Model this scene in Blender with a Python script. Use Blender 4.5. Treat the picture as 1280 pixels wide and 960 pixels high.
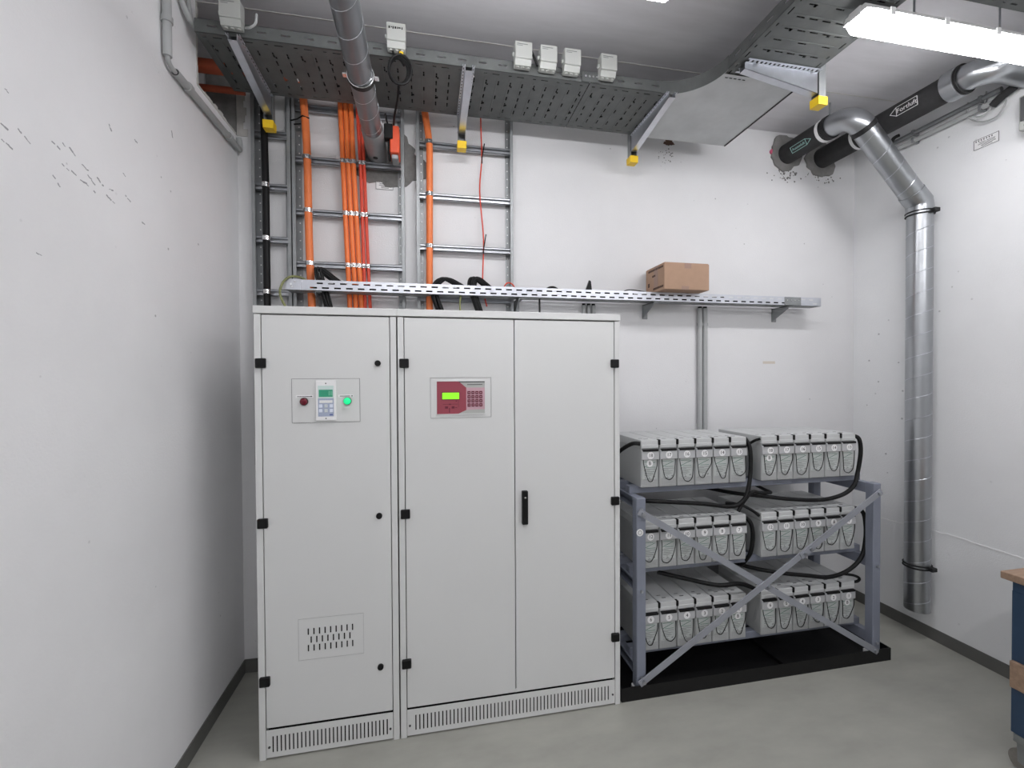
import bpy, bmesh, math, random
from mathutils import Vector, Matrix
for o in list(bpy.data.objects): bpy.data.objects.remove(o)
S = bpy.context.scene
COL = S.collection
PI = math.pi
rnd = random.Random(7)

# ------------------------------------------------------------------ camera
YAW, PITCH, ROLL, CAMH, FPX = 0.1937, 0.0139, -0.0053, 1.68, 546.3
cam = bpy.data.cameras.new('camera'); cam.sensor_fit = 'HORIZONTAL'; cam.sensor_width = 36.0
cam.lens = FPX/1280*36.0; cam.clip_start = .02
co = bpy.data.objects.new('camera', cam); COL.objects.link(co); S.camera = co
_f = Vector((math.sin(YAW)*math.cos(PITCH), math.cos(YAW)*math.cos(PITCH), -math.sin(PITCH)))
_r = Vector((math.cos(YAW), -math.sin(YAW), 0)); _u = _r.cross(_f)
r2 = _r*math.cos(ROLL)+_u*math.sin(ROLL); u2 = -_r*math.sin(ROLL)+_u*math.cos(ROLL)
co.matrix_world = Matrix(((r2.x, u2.x, -_f.x, 0), (r2.y, u2.y, -_f.y, 0), (r2.z, u2.z, -_f.z, CAMH), (0, 0, 0, 1)))
# ------------------------------------------------------------------ world, exposure
w = bpy.data.worlds.new('world'); S.world = w; w.use_nodes = True
w.node_tree.nodes['Background'].inputs[0].default_value = (.5, .52, .55, 1)
w.node_tree.nodes['Background'].inputs[1].default_value = .02
S.view_settings.view_transform = 'Standard'; S.view_settings.look = 'None'
S.view_settings.gamma = 1; S.view_settings.use_curve_mapping = False
S.view_settings.exposure = 0.0
LAMP = 33.5      # emission strength of the tube luminaires in the lamp builder below

# ------------------------------------------------------------------ materials
def lin(c):
    if isinstance(c, (int, float)): c = (c, c, c)
    return tuple((v/255/12.92 if v/255 <= .04045 else ((v/255+.055)/1.055)**2.4) for v in c)
def mat(name, rgb, rough=.6, metal=0., var=0., vscale=6., bump=0., bscale=60., emit=None, estr=0., spec=.5, stretch=None, coat=0.):
    m = bpy.data.materials.new(name); m.use_nodes = True
    nt = m.node_tree; n = nt.nodes; b = n['Principled BSDF']
    c = lin(rgb)
    b.inputs['Base Color'].default_value = (*c, 1); b.inputs['Roughness'].default_value = rough
    b.inputs['Metallic'].default_value = metal; b.inputs['Specular IOR Level'].default_value = spec
    if coat: b.inputs['Coat Weight'].default_value = coat
    if emit: b.inputs['Emission Color'].default_value = (*lin(emit), 1); b.inputs['Emission Strength'].default_value = estr
    if var or bump:
        tc = n.new('ShaderNodeTexCoord'); mp = n.new('ShaderNodeMapping'); nt.links.new(tc.outputs['Object'], mp.inputs[0])
        if stretch: mp.inputs['Scale'].default_value = stretch
    if var:
        t = n.new('ShaderNodeTexNoise'); t.inputs['Scale'].default_value = vscale; t.inputs['Detail'].default_value = 6; t.inputs['Roughness'].default_value = .6
        r = n.new('ShaderNodeValToRGB'); r.color_ramp.elements[0].position = .3; r.color_ramp.elements[1].position = .7
        r.color_ramp.elements[0].color = (*[max(0, v*(1-var)) for v in c], 1); r.color_ramp.elements[1].color = (*[min(1, v*(1+var)) for v in c], 1)
        nt.links.new(mp.outputs[0], t.inputs[0]); nt.links.new(t.outputs[0], r.inputs[0]); nt.links.new(r.outputs[0], b.inputs['Base Color'])
    if bump:
        t2 = n.new('ShaderNodeTexNoise'); t2.inputs['Scale'].default_value = bscale; t2.inputs['Detail'].default_value = 4
        bp = n.new('ShaderNodeBump'); bp.inputs['Strength'].default_value = bump; bp.inputs['Distance'].default_value = .004
        nt.links.new(mp.outputs[0], t2.inputs[0]); nt.links.new(t2.outputs[0], bp.inputs['Height']); nt.links.new(bp.outputs[0], b.inputs['Normal'])
    return m
def wall_mat(name, rgb, speck, pits):
    """painted concrete: roller relief, faint blotches, small dark pits"""
    m = mat(name, rgb, .75, 0, .035, 1.6, .25, 130)
    nt = m.node_tree; n = nt.nodes; b = n['Principled BSDF']
    src = b.inputs['Base Color'].links[0].from_socket
    mp = [x for x in n if x.type == 'MAPPING'][0]
    v = n.new('ShaderNodeTexVoronoi'); v.inputs['Scale'].default_value = pits; v.inputs['Randomness'].default_value = 1
    nz = n.new('ShaderNodeTexNoise'); nz.inputs['Scale'].default_value = 2.2
    r = n.new('ShaderNodeValToRGB'); r.color_ramp.elements[0].position = speck; r.color_ramp.elements[1].position = speck+.02
    r.color_ramp.elements[0].color = (1, 1, 1, 1); r.color_ramp.elements[1].color = (0, 0, 0, 1)
    r2_ = n.new('ShaderNodeValToRGB'); r2_.color_ramp.elements[0].position = .44; r2_.color_ramp.elements[1].position = .58
    mu = n.new('ShaderNodeMath'); mu.operation = 'MULTIPLY'
    mu2 = n.new('ShaderNodeMath'); mu2.operation = 'MULTIPLY'; mu2.inputs[1].default_value = .45
    mx = n.new('ShaderNodeMix'); mx.data_type = 'RGBA'
    nt.links.new(mp.outputs[0], v.inputs[0]); nt.links.new(mp.outputs[0], nz.inputs[0])
    nt.links.new(v.outputs['Distance'], r.inputs[0]); nt.links.new(nz.outputs[0], r2_.inputs[0])
    nt.links.new(r.outputs[0], mu.inputs[0]); nt.links.new(r2_.outputs[0], mu.inputs[1]); nt.links.new(mu.outputs[0], mu2.inputs[0])
    nt.links.new(mu2.outputs[0], mx.inputs[0]); nt.links.new(src, mx.inputs[6]); mx.inputs[7].default_value = (*lin(70), 1)
    nt.links.new(mx.outputs[2], b.inputs['Base Color'])
    return m
M = {}
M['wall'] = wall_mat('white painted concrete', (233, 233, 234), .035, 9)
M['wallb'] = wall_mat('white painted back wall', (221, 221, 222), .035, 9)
M['wallr'] = wall_mat('white painted concrete pitted', (233, 234, 235), .06, 11)
M['ceil'] = mat('grey white concrete ceiling', (200, 199, 202), .8, 0, .06, 3, .2, 60, stretch=(1, 6, 1))
M['floor'] = mat('grey floor paint', (160, 160, 152), .5, 0, .12, 2.6, .08, 70, stretch=(1, 2.2, 1))
M['base'] = mat('dark grey skirting paint', (98, 98, 95), .6, 0, .08, 8)
M['mortar'] = mat('grey mortar', (132, 131, 129), .95, 0, .18, 14, .9, 60)
M['mortard'] = mat('dark mortar', (120, 119, 117), .95, 0, .2, 20, .9, 60)
M['plaster'] = mat('rough pale plaster edge', (190, 188, 184), .9, 0, .12, 20, .8, 50)
M['dark'] = mat('black void', (14, 14, 15), .9)
M['cab'] = mat('light grey powder coat', (214, 215, 214), .45, 0, .012, 2, .03, 300)
M['cabgap'] = mat('dark grey cabinet inside', (52, 52, 53), .7)
M['black'] = mat('black plastic', (9, 9, 10), .5, spec=.3)
M['bcable'] = mat('black cable sheath', (13, 13, 14), .55, spec=.3)
M['galv'] = mat('galvanised steel', (176, 179, 184), .36, .85, .10, 9, .04, 40)
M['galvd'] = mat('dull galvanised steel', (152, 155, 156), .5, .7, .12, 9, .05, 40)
M['galvb'] = mat('bright zinc steel', (205, 208, 214), .28, .9, .06, 20)
M['sheet'] = mat('dull sheet steel', (186, 188, 188), .5, .65, .10, 5, .04, 30)
M['duct'] = mat('spiral duct steel', (172, 175, 178), .3, .95, .07, 5)
M['ductd'] = mat('dull spiral duct steel', (136, 139, 142), .38, .9, .08, 6)
M['chrome'] = mat('shiny clamp metal', (222, 222, 222), .2, .95)
M['rubber'] = mat('black rubber', (20, 20, 21), .6)
M['foam'] = mat('black insulation foam', (50, 50, 51), .85, 0, .15, 20, .3, 120)
M['orange'] = mat('orange conduit', (232, 124, 66), .45, 0, .05, 12)
M['orangered'] = mat('dull red orange conduit', (186, 92, 64), .55, 0, .08, 12)  # darker and redder than the plain orange conduit colour
M['orange2'] = mat('orange cable sheath', (238, 120, 56), .45, 0, .05, 12)
M['red'] = mat('red cable sheath', (214, 72, 48), .45)
M['actor'] = mat('orange red actuator plastic', (222, 84, 48), .45)
M['yellow'] = mat('yellow end cap plastic', (240, 200, 40), .4)
M['gy'] = mat('green yellow earth wire', (128, 132, 86), .5, 0, .3, 40)
M['plastic'] = mat('light grey plastic', (172, 174, 170), .5)
M['trayst'] = mat('dull tray steel', (106, 109, 108), .58, .5, .14, 9, .05, 40)
M['rim'] = mat('reflection-lightened tray steel', (206, 209, 216), .34, .6, .06, 9)  # base colour lightened to stand in for lamp reflection on the rims
M['white'] = mat('white plastic', (236, 236, 236), .45)
M['print'] = mat('dark grey print', (70, 70, 72), .7)
M['pvc'] = mat('grey pvc conduit', (172, 174, 174), .45, 0, .04, 8)
M['batt'] = mat('battery case grey', (182, 184, 184), .5, 0, .03, 15)
M['battlid'] = mat('battery lid grey', (192, 194, 194), .5, 0, .03, 15)
M['battcov'] = mat('battery cover grey', (182, 183, 185), .45)
M['blabel'] = mat('battery label print', (188, 193, 191), .5)
M['green'] = mat('green print', (64, 112, 90), .6)
M['greyp'] = mat('grey print', (120, 123, 122), .6)
M['rack'] = mat('blue grey enamel steel', (128, 133, 146), .42, 0, .04, 10)
M['brace'] = mat('grey enamel brace', (146, 149, 156), .42, 0, .05, 10)
M['tray'] = mat('black coated sheet', (16, 16, 17), .5, 0, .15, 12, .15, 60, spec=.35)
M['carton'] = mat('brown cardboard', (168, 138, 116), .85, 0, .04, 30)
M['tape'] = mat('brown parcel tape', (150, 122, 108), .35)
M['cprint'] = mat('carton print', (86, 66, 56), .85)
M['wood'] = mat('worn bench wood', (152, 126, 106), .65, 0, .22, 7, .15, 40, stretch=(1, 9, 9))
M['blue'] = mat('dark blue enamel', (44, 66, 92), .4, 0, .06, 10)
M['castor'] = mat('grey castor rubber', (128, 124, 118), .6, 0, .2, 30)
M['steel'] = mat('polished tool steel', (205, 205, 205), .25, .95)
M['lcd'] = mat('green lcd', (40, 120, 96), .3, emit=(46, 150, 112), estr=.35)
M['lcd2'] = mat('lime lcd', (120, 220, 40), .3, emit=(140, 240, 40), estr=.75)
M['redlamp'] = mat('dark red lamp lens', (110, 12, 36), .2)
M['grnlamp'] = mat('lit green lamp lens', (30, 200, 130), .25, emit=(20, 225, 140), estr=.75)
M['maroon'] = mat('maroon panel foil', (150, 66, 80), .4)
M['maroonk'] = mat('dark maroon key', (104, 26, 48), .4)
M['pink'] = mat('pale pink foil', (196, 160, 170), .45)
M['keyblue'] = mat('pale blue grey foil', (168, 178, 200), .5)
M['lampbody'] = mat('pale lamp housing', (214, 214, 214), .5)
M['diff'] = mat('lit lamp diffuser', (240, 240, 240), .4, emit=(253, 252, 255), estr=LAMP)
M['gold'] = mat('brown stain', (92, 70, 60), .9, 0, .3, 30)
M['beige'] = mat('beige mark', (206, 198, 186), .8)
M['pinktag'] = mat('pink foam', (205, 90, 120), .8)

# ------------------------------------------------------------------ mesh helpers
ORG = {}
class MB:
    def __init__(s): s.v = []; s.f = []
    def add(s, vs, fs):
        k = len(s.v); s.v += [tuple(p) for p in vs]; s.f += [tuple(i+k for i in f) for f in fs]; return s
    def box(s, x0, x1, y0, y1, z0, z1):
        return s.add([(x0,y0,z0),(x1,y0,z0),(x1,y1,z0),(x0,y1,z0),(x0,y0,z1),(x1,y0,z1),(x1,y1,z1),(x0,y1,z1)],
                     [(3,2,1,0),(4,5,6,7),(0,1,5,4),(1,2,6,5),(2,3,7,6),(3,0,4,7)])
    def obox(s, c, ax, ay, az):
        """oriented box: centre, three half-axis vectors"""
        c, ax, ay, az = map(Vector, (c, ax, ay, az))
        return s.add([c-ax-ay-az, c+ax-ay-az, c+ax+ay-az, c-ax+ay-az, c-ax-ay+az, c+ax-ay+az, c+ax+ay+az, c-ax+ay+az],
                     [(3,2,1,0),(4,5,6,7),(0,1,5,4),(1,2,6,5),(2,3,7,6),(3,0,4,7)])
    def bbox(s, x0, x1, y0, y1, z0, z1, b=.004, seg=2):
        bm = bmesh.new(); bmesh.ops.create_cube(bm, size=1)
        for v in bm.verts: v.co = Vector(((x0+x1)/2+v.co.x*(x1-x0), (y0+y1)/2+v.co.y*(y1-y0), (z0+z1)/2+v.co.z*(z1-z0)))
        bmesh.ops.bevel(bm, geom=bm.edges[:], offset=b, segments=seg, profile=.5, affect='EDGES')
        bm.verts.index_update(); s.add([v.co for v in bm.verts], [[v.index for v in f.verts] for f in bm.faces]); bm.free(); return s
    def prism(s, pts, a, b, axis='z'):
        """polygon pts (2d) extruded from a to b along axis; 2d coords are the remaining axes in xyz order"""
        def P(p, t): return {'z': (p[0], p[1], t), 'y': (p[0], t, p[1]), 'x': (t, p[0], p[1])}[axis]
        n = len(pts); vs = [P(p, a) for p in pts]+[P(p, b) for p in pts]
        return s.add(vs, [tuple(range(n)), tuple(range(2*n-1, n-1, -1))]+[(i, i+n, (i+1) % n+n, (i+1) % n) for i in range(n)])
    def tube(s, path, r, n=12, cap=True, closed=False, up=None):
        path = [Vector(p) for p in path]; k = len(path); rs = r if isinstance(r, (list, tuple)) else [r]*k
        T = []
        for i in range(k):
            if closed: t = path[(i+1) % k]-path[i-1]
            else: t = path[min(i+1, k-1)]-path[max(i-1, 0)]
            T.append(t.normalized())
        a = Vector((0, 0, 1)) if abs(T[0].z) < .9 else Vector((1, 0, 0))
        nrm = (a-T[0]*a.dot(T[0])).normalized(); vs = []
        for i in range(k):
            nrm = nrm-T[i]*nrm.dot(T[i]); nrm.normalize(); bi = T[i].cross(nrm)
            for j in range(n):
                an = 2*PI*j/n; vs.append(path[i]+(nrm*math.cos(an)+bi*math.sin(an))*rs[i])
        fs = []
        for i in range(k if closed else k-1):
            for j in range(n):
                q = (i+1) % k
                fs.append((i*n+j, i*n+(j+1) % n, q*n+(j+1) % n, q*n+j))
        if cap and not closed: fs += [tuple(range(n-1, -1, -1)), tuple(range((k-1)*n, k*n))]
        return s.add(vs, fs)
    def cyl(s, a, b, r, n=20): return s.tube([a, b], r, n)
    def ring(s, c, axis, R, r, n=28, m=6):
        c = Vector(c); ax = Vector(axis).normalized(); a = Vector((0, 0, 1)) if abs(ax.z) < .9 else Vector((1, 0, 0))
        u = ax.cross(a).normalized(); v = ax.cross(u)
        return s.tube([c+(u*math.cos(2*PI*i/n)+v*math.sin(2*PI*i/n))*R for i in range(n)], r, m, closed=True)
    def band(s, c, axis, R, wid, t=.003, n=28):
        """short hoop around a pipe"""
        c = Vector(c); ax = Vector(axis).normalized()
        return s.tube([c-ax*wid/2, c-ax*wid/2*.98, c+ax*wid/2*.98, c+ax*wid/2], [R, R+t, R+t, R], n, cap=False)
    def build(s, name, m, parent=None, smooth=False, label=None, loc=None):
        org = Vector(ORG.get(parent.name, (0, 0, 0))) if parent else Vector(loc or (0, 0, 0))
        me = bpy.data.meshes.new(name); me.from_pydata([tuple(Vector(p)-org) for p in s.v], [], s.f)
        bm = bmesh.new(); bm.from_mesh(me); bmesh.ops.recalc_face_normals(bm, faces=bm.faces[:]); bm.to_mesh(me); bm.free()
        me.materials.append(m if not isinstance(m, str) else M[m])
        if smooth:
            me.polygons.foreach_set('use_smooth', [True]*len(me.polygons)); me.set_sharp_from_angle(angle=.7)
        o = bpy.data.objects.new(name, me); COL.objects.link(o)
        if parent: o.parent = parent
        else: o.location = org
        ORG[o.name] = org
        if label: o['label'] = label
        return o
def thing(name, label, cat, loc, group=None):
    o = bpy.data.objects.new(name, None); COL.objects.link(o); o.location = loc; o.empty_display_size = .05
    o['label'] = label; o['category'] = cat
    if group: o['group'] = group
    ORG[o.name] = Vector(loc); return o
def tag(o, label, cat, group=None):
    o['label'] = label; o['category'] = cat
    if group: o['group'] = group
    return o
def struct(o): o['kind'] = 'structure'; return o
def spline(pts, n=8):
    P = [Vector(p) for p in pts]; out = []
    for i in range(len(P)-1):
        p0, p1, p2, p3 = P[max(i-1, 0)], P[i], P[i+1], P[min(i+2, len(P)-1)]
        for j in range(n):
            t = j/n; out.append(.5*((2*p1)+(p2-p0)*t+(2*p0-5*p1+4*p2-p3)*t*t+(3*p1-p0-3*p2+p3)*t**3))
    return out+[P[-1]]
def arc(c, r, u, v, a0, a1, n=10):
    c, u, v = Vector(c), Vector(u), Vector(v)
    return [c+(u*math.cos(a0+(a1-a0)*i/n)+v*math.sin(a0+(a1-a0)*i/n))*r for i in range(n+1)]
TXT = {}
def text_mesh(s, size, ext=.0003):
    k = (s, size)
    if k not in TXT:
        cu = bpy.data.curves.new('txt', 'FONT'); cu.body = s; cu.size = size; cu.extrude = ext; cu.align_x = 'CENTER'; cu.align_y = 'CENTER'; cu.resolution_u = 3
        o = bpy.data.objects.new('txt', cu); COL.objects.link(o)
        bpy.context.view_layer.update()
        me = bpy.data.meshes.new_from_object(o.evaluated_get(bpy.context.evaluated_depsgraph_get()))
        bpy.data.objects.remove(o); bpy.data.curves.remove(cu); me.materials.clear(); TXT[k] = me
    return TXT[k]
def text(s, size, m, pos, xdir, ydir, parent, name='lettering'):
    me = text_mesh(s, size).copy(); me.materials.append(M[m])
    x, y = Vector(xdir).normalized(), Vector(ydir).normalized(); z = x.cross(y)
    Mx = Matrix((x, y, z)).transposed().to_4x4(); Mx.translation = Vector(pos)-ORG[parent.name]
    me.transform(Mx); o = bpy.data.objects.new(name, me); COL.objects.link(o); o.parent = parent; ORG[o.name] = ORG[parent.name]
    return o
def perf(mb, T, bands, t=.0016):
    """perforated plate: bands (v0, v1, u0, u1, holes[(a,b)..]); T maps (u, v, w) to xyz"""
    def cell(u0, u1, v0, v1):
        vs = [T(u, v, w) for w in (0, t) for (u, v) in ((u0, v0), (u1, v0), (u1, v1), (u0, v1))]
        mb.add(vs, [(3,2,1,0),(4,5,6,7),(0,1,5,4),(1,2,6,5),(2,3,7,6),(3,0,4,7)])
    for v0, v1, u0, u1, holes in bands:
        u = u0
        for a, b in holes:
            if a > u: cell(u, a, v0, v1)
            u = b
        if u < u1: cell(u, u1, v0, v1)
    return mb

# ------------------------------------------------------------------ room shell
XL, XR, YB, YF, ZC = -1.034, 3.152, 2.731, -4.2, 3.431
OPY, OPZ = 2.29, 3.05          # opening at the top of the left wall by the back corner
struct(MB().box(XL-.2, XR+.2, YF-.2, YB+.2, -.12, 0).build('floor', 'floor'))
struct(MB().box(XL-.6, XR+.2, YF-.2, YB+.2, ZC, ZC+.15).build('ceiling', 'ceil'))
ceil = bpy.data.objects['ceiling']
m = MB()
for y in (2.288, 1.05, -.2): m.box(XL, XR, y-.0025, y+.0025, ZC-.002, ZC+.001)
m.build('formwork_seam', M['plaster'], ceil)
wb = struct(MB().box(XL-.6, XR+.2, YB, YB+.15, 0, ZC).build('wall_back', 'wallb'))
m = MB()
m.box(XL-.15, XL, YF, YB, 0, OPZ).box(XL-.15, XL, YF, OPY, OPZ, ZC)
m.box(XL-.6, XL-.55, OPY-.1, YB, OPZ-.2, ZC).box(XL-.55, XL-.15, OPY-.1, YB, OPZ-.2, OPZ-.1).box(XL-.55, XL-.15, OPY-.1, OPY-.02, OPZ-.1, ZC)
wl = struct(m.build('wall_left', 'wall'))
struct(MB().box(XR, XR+.15, YF, YB, 0, ZC).build('wall_right', 'wallr'))
struct(MB().box(XL-.15, XR+.15, YF-.15, YF, 0, ZC).build('wall_front', mat('grey wall paint', (190, 190, 192), .8)))
wr = bpy.data.objects['wall_right']
BB = .076
struct(MB().box(XL, XL+.006, YF, YB, 0, BB).build('baseboard_left', 'base'))
struct(MB().box(XR-.006, XR, YF, YB, 0, BB).build('baseboard_right', 'base'))
struct(MB().box(XL+.006, XR-.006, YB-.006, YB, 0, BB).build('baseboard_back', 'base'))
# rough concrete lining and broken plaster edge of the opening (parts of the left wall)
MB().box(XL-.15, XL-.002, YB-.012, YB-.001, OPZ, ZC).build('rough_reveal', 'mortar', wl)
m = MB()
y = OPY
while y < YB-.02:
    d = rnd.uniform(.02, .05); h = rnd.uniform(.006, .02)
    m.box(XL-.15, XL+.002, y, min(y+d, YB-.012), OPZ-.004, OPZ+h); y += d
z = OPZ
while z < ZC-.01:
    d = rnd.uniform(.02, .05); h = rnd.uniform(.004, .016)
    m.box(XL-.15, XL+.002, OPY-.004, OPY+h, z, min(z+d, ZC)); z += d
m.build('broken_plaster_edge', 'plaster', wl)
m = MB()
y = OPZ
for i in range(9):
    z0 = OPZ+i*.04; m.box(XL, XL+rnd.uniform(.03, .055), YB-.004, YB+.001, z0, z0+.042)
m.build('bare_patch', 'plaster', wb)
# scuffs on the left wall
m = MB()
for (yy, zz, L, a) in [(1.481,2.353,.02,-.3),(1.507,2.371,.02,-.4),(1.538,2.369,.024,-.4),(1.522,2.304,.034,-.4),(1.549,2.303,.018,-.4),(1.616,2.316,.026,-.3),(1.658,2.324,.032,-.4),(1.589,2.292,.030,-.3),(1.632,2.280,.030,-.3),(1.701,2.287,.034,-.4),(1.484,2.252,.030,-.5),(1.512,2.244,.012,-.4),(1.335,2.277,.030,-.4),(1.330,2.317,.022,-.4),(1.342,2.411,.020,-.4),
                       (1.881,2.264,.024,-.4),(1.419,2.025,.010,0),(2.078,2.708,.022,-1.3),(1.843,2.551,.028,-.4),(1.774,2.400,.012,-.2),(1.710,2.526,.024,-.7),(1.590,2.341,.034,-.3),(1.793,2.324,.03,-.3),(1.384,2.323,.04,-.4),(1.705,2.318,.012,-.1),(1.60,.30,.05,-1.4),(1.52,.2,.06,-1.5)]:
    a += rnd.uniform(-.25, .25); t_ = Vector((0, math.cos(a), math.sin(a))); n_ = Vector((0, -math.sin(a), math.cos(a))); q = -L/2
    while q < L/2:      # broken, uneven strokes
        d = rnd.uniform(.004, .012)
        if rnd.random() < .75: m.obox(Vector((XL+.0004, yy, zz))+t_*(q+d/2)+n_*rnd.uniform(-.0015, .0015), (.0004, 0, 0), t_*d/2+n_*rnd.uniform(-.001, .001), n_*rnd.uniform(.0006, .0026))
        q += d
m.build('scuff_marks', mat('scuff grey', (160, 160, 162), .8), wl)
# crack line along the right wall and small marks on the back wall
m = MB(); y = 1.2; zc = .715
while y < 2.72:
    d = rnd.uniform(.02, .06); zn = .69+.012*math.sin(y*7)+rnd.uniform(-.006, .006)
    m.obox((XR-.0006, y+d/2, (zc+zn)/2), (.0018, 0, 0), (0, d/2, (zn-zc)/2), (0, 0, rnd.uniform(.002, .005))); y += d; zc = zn
m.build('crack_filler', mat('pale filler', (240, 240, 240), .8), wr)
MB().box(2.37, 2.47, YB-.0008, YB, 1.772, 1.79).build('old_marking', 'beige', wb)
def blob(c, R, depth, seed, rough=.12, n=40, hole=0):
    rr = random.Random(seed); m = MB(); ph = [rr.uniform(0, 6.28) for _ in range(4)]
    pts = []
    for i in range(n):
        a = 2*PI*i/n
        k = 1+rough*(.5*math.sin(3*a+ph[0])+.35*math.sin(5*a+ph[1])+.3*math.sin(11*a+ph[2]))+rr.uniform(-.03, .03)
        pts.append((c[0]+R[0]*k*math.cos(a), c[1]+R[1]*k*math.sin(a)))
    return m.prism(pts, YB-depth, YB+.001, 'y')
blob((2.552, 3.285), (.125, .125), .012, 3, .10).build('mortar_patch', 'mortar', wb)
blob((2.846, 3.265), (.125, .125), .012, 5, .12).build('mortar_patch', 'mortar', wb)
blob((-.20, 2.98), (.20, .16), .006, 9, .22).build('mortar_patch', 'mortard', wb)
blob((1.63, 3.275), (.036, .022), .002, 11, .3).build('rust_stain', 'gold', wb)
m = MB(); rr = random.Random(4)
for i in range(60):
    cx = rr.choice((2.56, 2.85)); x = cx+rr.gauss(0, .08); z = 3.13+rr.gauss(0, .025); s_ = rr.uniform(.002, .006)
    m.box(x-s_, x+s_, YB-.0012, YB, z-s_, z+s_)
for i in range(26):
    x = 1.63+rr.gauss(0, .035); z = 3.19+rr.gauss(0, .03); s_ = rr.uniform(.001, .004)
    m.box(x-s_, x+s_, YB-.0012, YB, z-s_, z+s_)
m.build('mortar_splashes', 'mortard', wb)
MB().cyl((2.437, YB-.01, 3.285), (2.437, YB, 3.285), .018, 10).build('foam_plug', 'pinktag', wb)

# ------------------------------------------------------------------ luminaires
def luminaire(x0, x1, y, label, z=3.09):
    t = thing('tube_luminaire', label, 'lamp', ((x0+x1)/2, y, z), 'linear ceiling luminaires')
    m = MB(); hw = .052
    m.prism([(y-hw, z+.055), (y-hw*.8, z+.080), (y+hw*.8, z+.080), (y+hw, z+.055)], x0, x1, 'x').build('housing', 'lampbody', t)
    m = MB(); pr = []
    for i in range(13):
        a = PI*i/12; pr.append((y-hw*1.03*math.cos(a), z+.055-.052*math.sin(a)**.7))
    m.prism(pr, x0+.03, x1-.03, 'x')
    for xa, xb in ((x0+.03, x0), (x1-.03, x1)):       # tapering translucent ends
        pe = [(y+(p[0]-y)*.8, z+.055+(p[1]-z-.055)*.35) for p in pr]; n_ = len(pr)
        m.add([(xa, *p) for p in pr]+[(xb, *p) for p in pe], [(i, i+1, n_+i+1, n_+i) for i in range(n_-1)]+[(n_-1, 0, n_, 2*n_-1), tuple(range(n_, 2*n_))])
    m.build('diffuser', 'diff', t, True)
    for xa, xb in ((x0-.004, x0+.004), (x1-.004, x1+.004)):
        MB().bbox(xa, xb, y-hw*.5, y+hw*.5, z+.050, z+.085, .003).build('end_cap', 'lampbody', t)
    for k in range(4):
        xx = x0+.12+k*(x1-x0-.24)/3
        for sg in (-1, 1): MB().box(xx-.012, xx+.012, y+sg*(hw+.001), y+sg*(hw+.005), z+.04, z+.07).build('clip', 'white', t)
    for xx in (x0+.3, x1-.3): MB().cyl((xx, y, z+.088), (xx, y, ZC), .004, 8).build('hanger_rod', 'galv', t)
    return t
luminaire(1.73, 2.80, 1.50, 'lit white linear luminaire under the cable tray by the right wall')
luminaire(-.34, .93, 1.50, 'lit white linear luminaire cut off at the top edge left of the tray')
luminaire(1.69, 2.96, -.55, 'unseen linear luminaire added behind the viewer on the right')  # unseen row added behind the camera to balance the light
luminaire(-.70, .75, -.55, 'unseen linear luminaire added behind the viewer on the left')
luminaire(1.69, 2.96, -2.60, 'unseen linear luminaire added on the right at the far end behind the viewer')  # another added row out of view, brightening cabinets and side walls
luminaire(-.70, .75, -2.60, 'unseen linear luminaire added on the left at the far end behind the viewer')

# ------------------------------------------------------------------ cabinets
CF, CB, CH = 2.077, 2.672, 2.0
def kick(t, x0, x1, n, s0, s1):
    m = MB(); T = lambda u, v, w_: (u, CF+.002+w_, v)
    step = (s1-s0)/(n-1); holes = [(s0+i*step-.0028, s0+i*step+.0028) for i in range(n)]
    perf(m, T, [(.008, .030, x0, x1, []), (.030, .102, x0, x1, holes), (.102, .130, x0, x1, [])], .002)
    k = m.build('kick_plate', 'cab', t)
    m = MB()
    for x in (x0+.012, x1-.012): m.cyl((x, CF+.003, .055), (x, CF-.001, .055), .005, 10)
    m.build('screw', 'print', k)
    MB().box(x0, x1, CF+.03, CF+.034, .006, .13).build('vent_backing', 'dark', t)
def frame(t, x0, x1):
    MB().box(x0+.003, x1-.003, CF+.04, CB, .004, CH-.036).build('body', 'cab', t)
    MB().box(x0+.02, x1-.02, CF+.036, CF+.0395, .01, CH-.04).build('gap_lining', 'cabgap', t)
    for xa, xb in ((x0, x0+.027), (x1-.027, x1)): MB().bbox(xa, xb, CF, CF+.05, 0, CH-.036, .0015, 1).build('frame_post', 'cab', t)
    MB().bbox(x0-.003, x1+.003, CF-.004, CB, CH-.033, CH, .002, 1).build('top_cap', 'cab', t)
def door(t, x0, x1):
    return MB().bbox(x0, x1, CF+.001, CF+.035, .140, CH-.0385, .002, 1).build('door', 'cab', t)
def hinge(t, x, z): return MB().bbox(x-.021, x+.021, CF-.012, CF+.004, z-.021, z+.021, .003, 1).build('hinge', 'black', t)
# narrow cabinet
A0, A1 = -.733, -.1345
A = thing('switch_cabinet', 'narrow light grey steel cabinet with one door, small white controller and two indicator lamps', 'cabinet', (-.434, 2.077, 0))
frame(A, A0, A1); dA = door(A, A0+.0305, A1-.0305); kick(A, A0+.029, A1-.029, 30, -.677, -.19)
for z in (1.75, 1.05, .352): hinge(A, -.7055, z)
for z in (1.75, 1.051, .353):
    l = MB().cyl((-.2165, CF-.008, z), (-.2165, CF+.002, z), .0135, 20).build('lock', 'black', dA, True)
    MB().box(-.2205, -.2125, CF-.0095, CF-.008, z-.0025, z+.0025)
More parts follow.
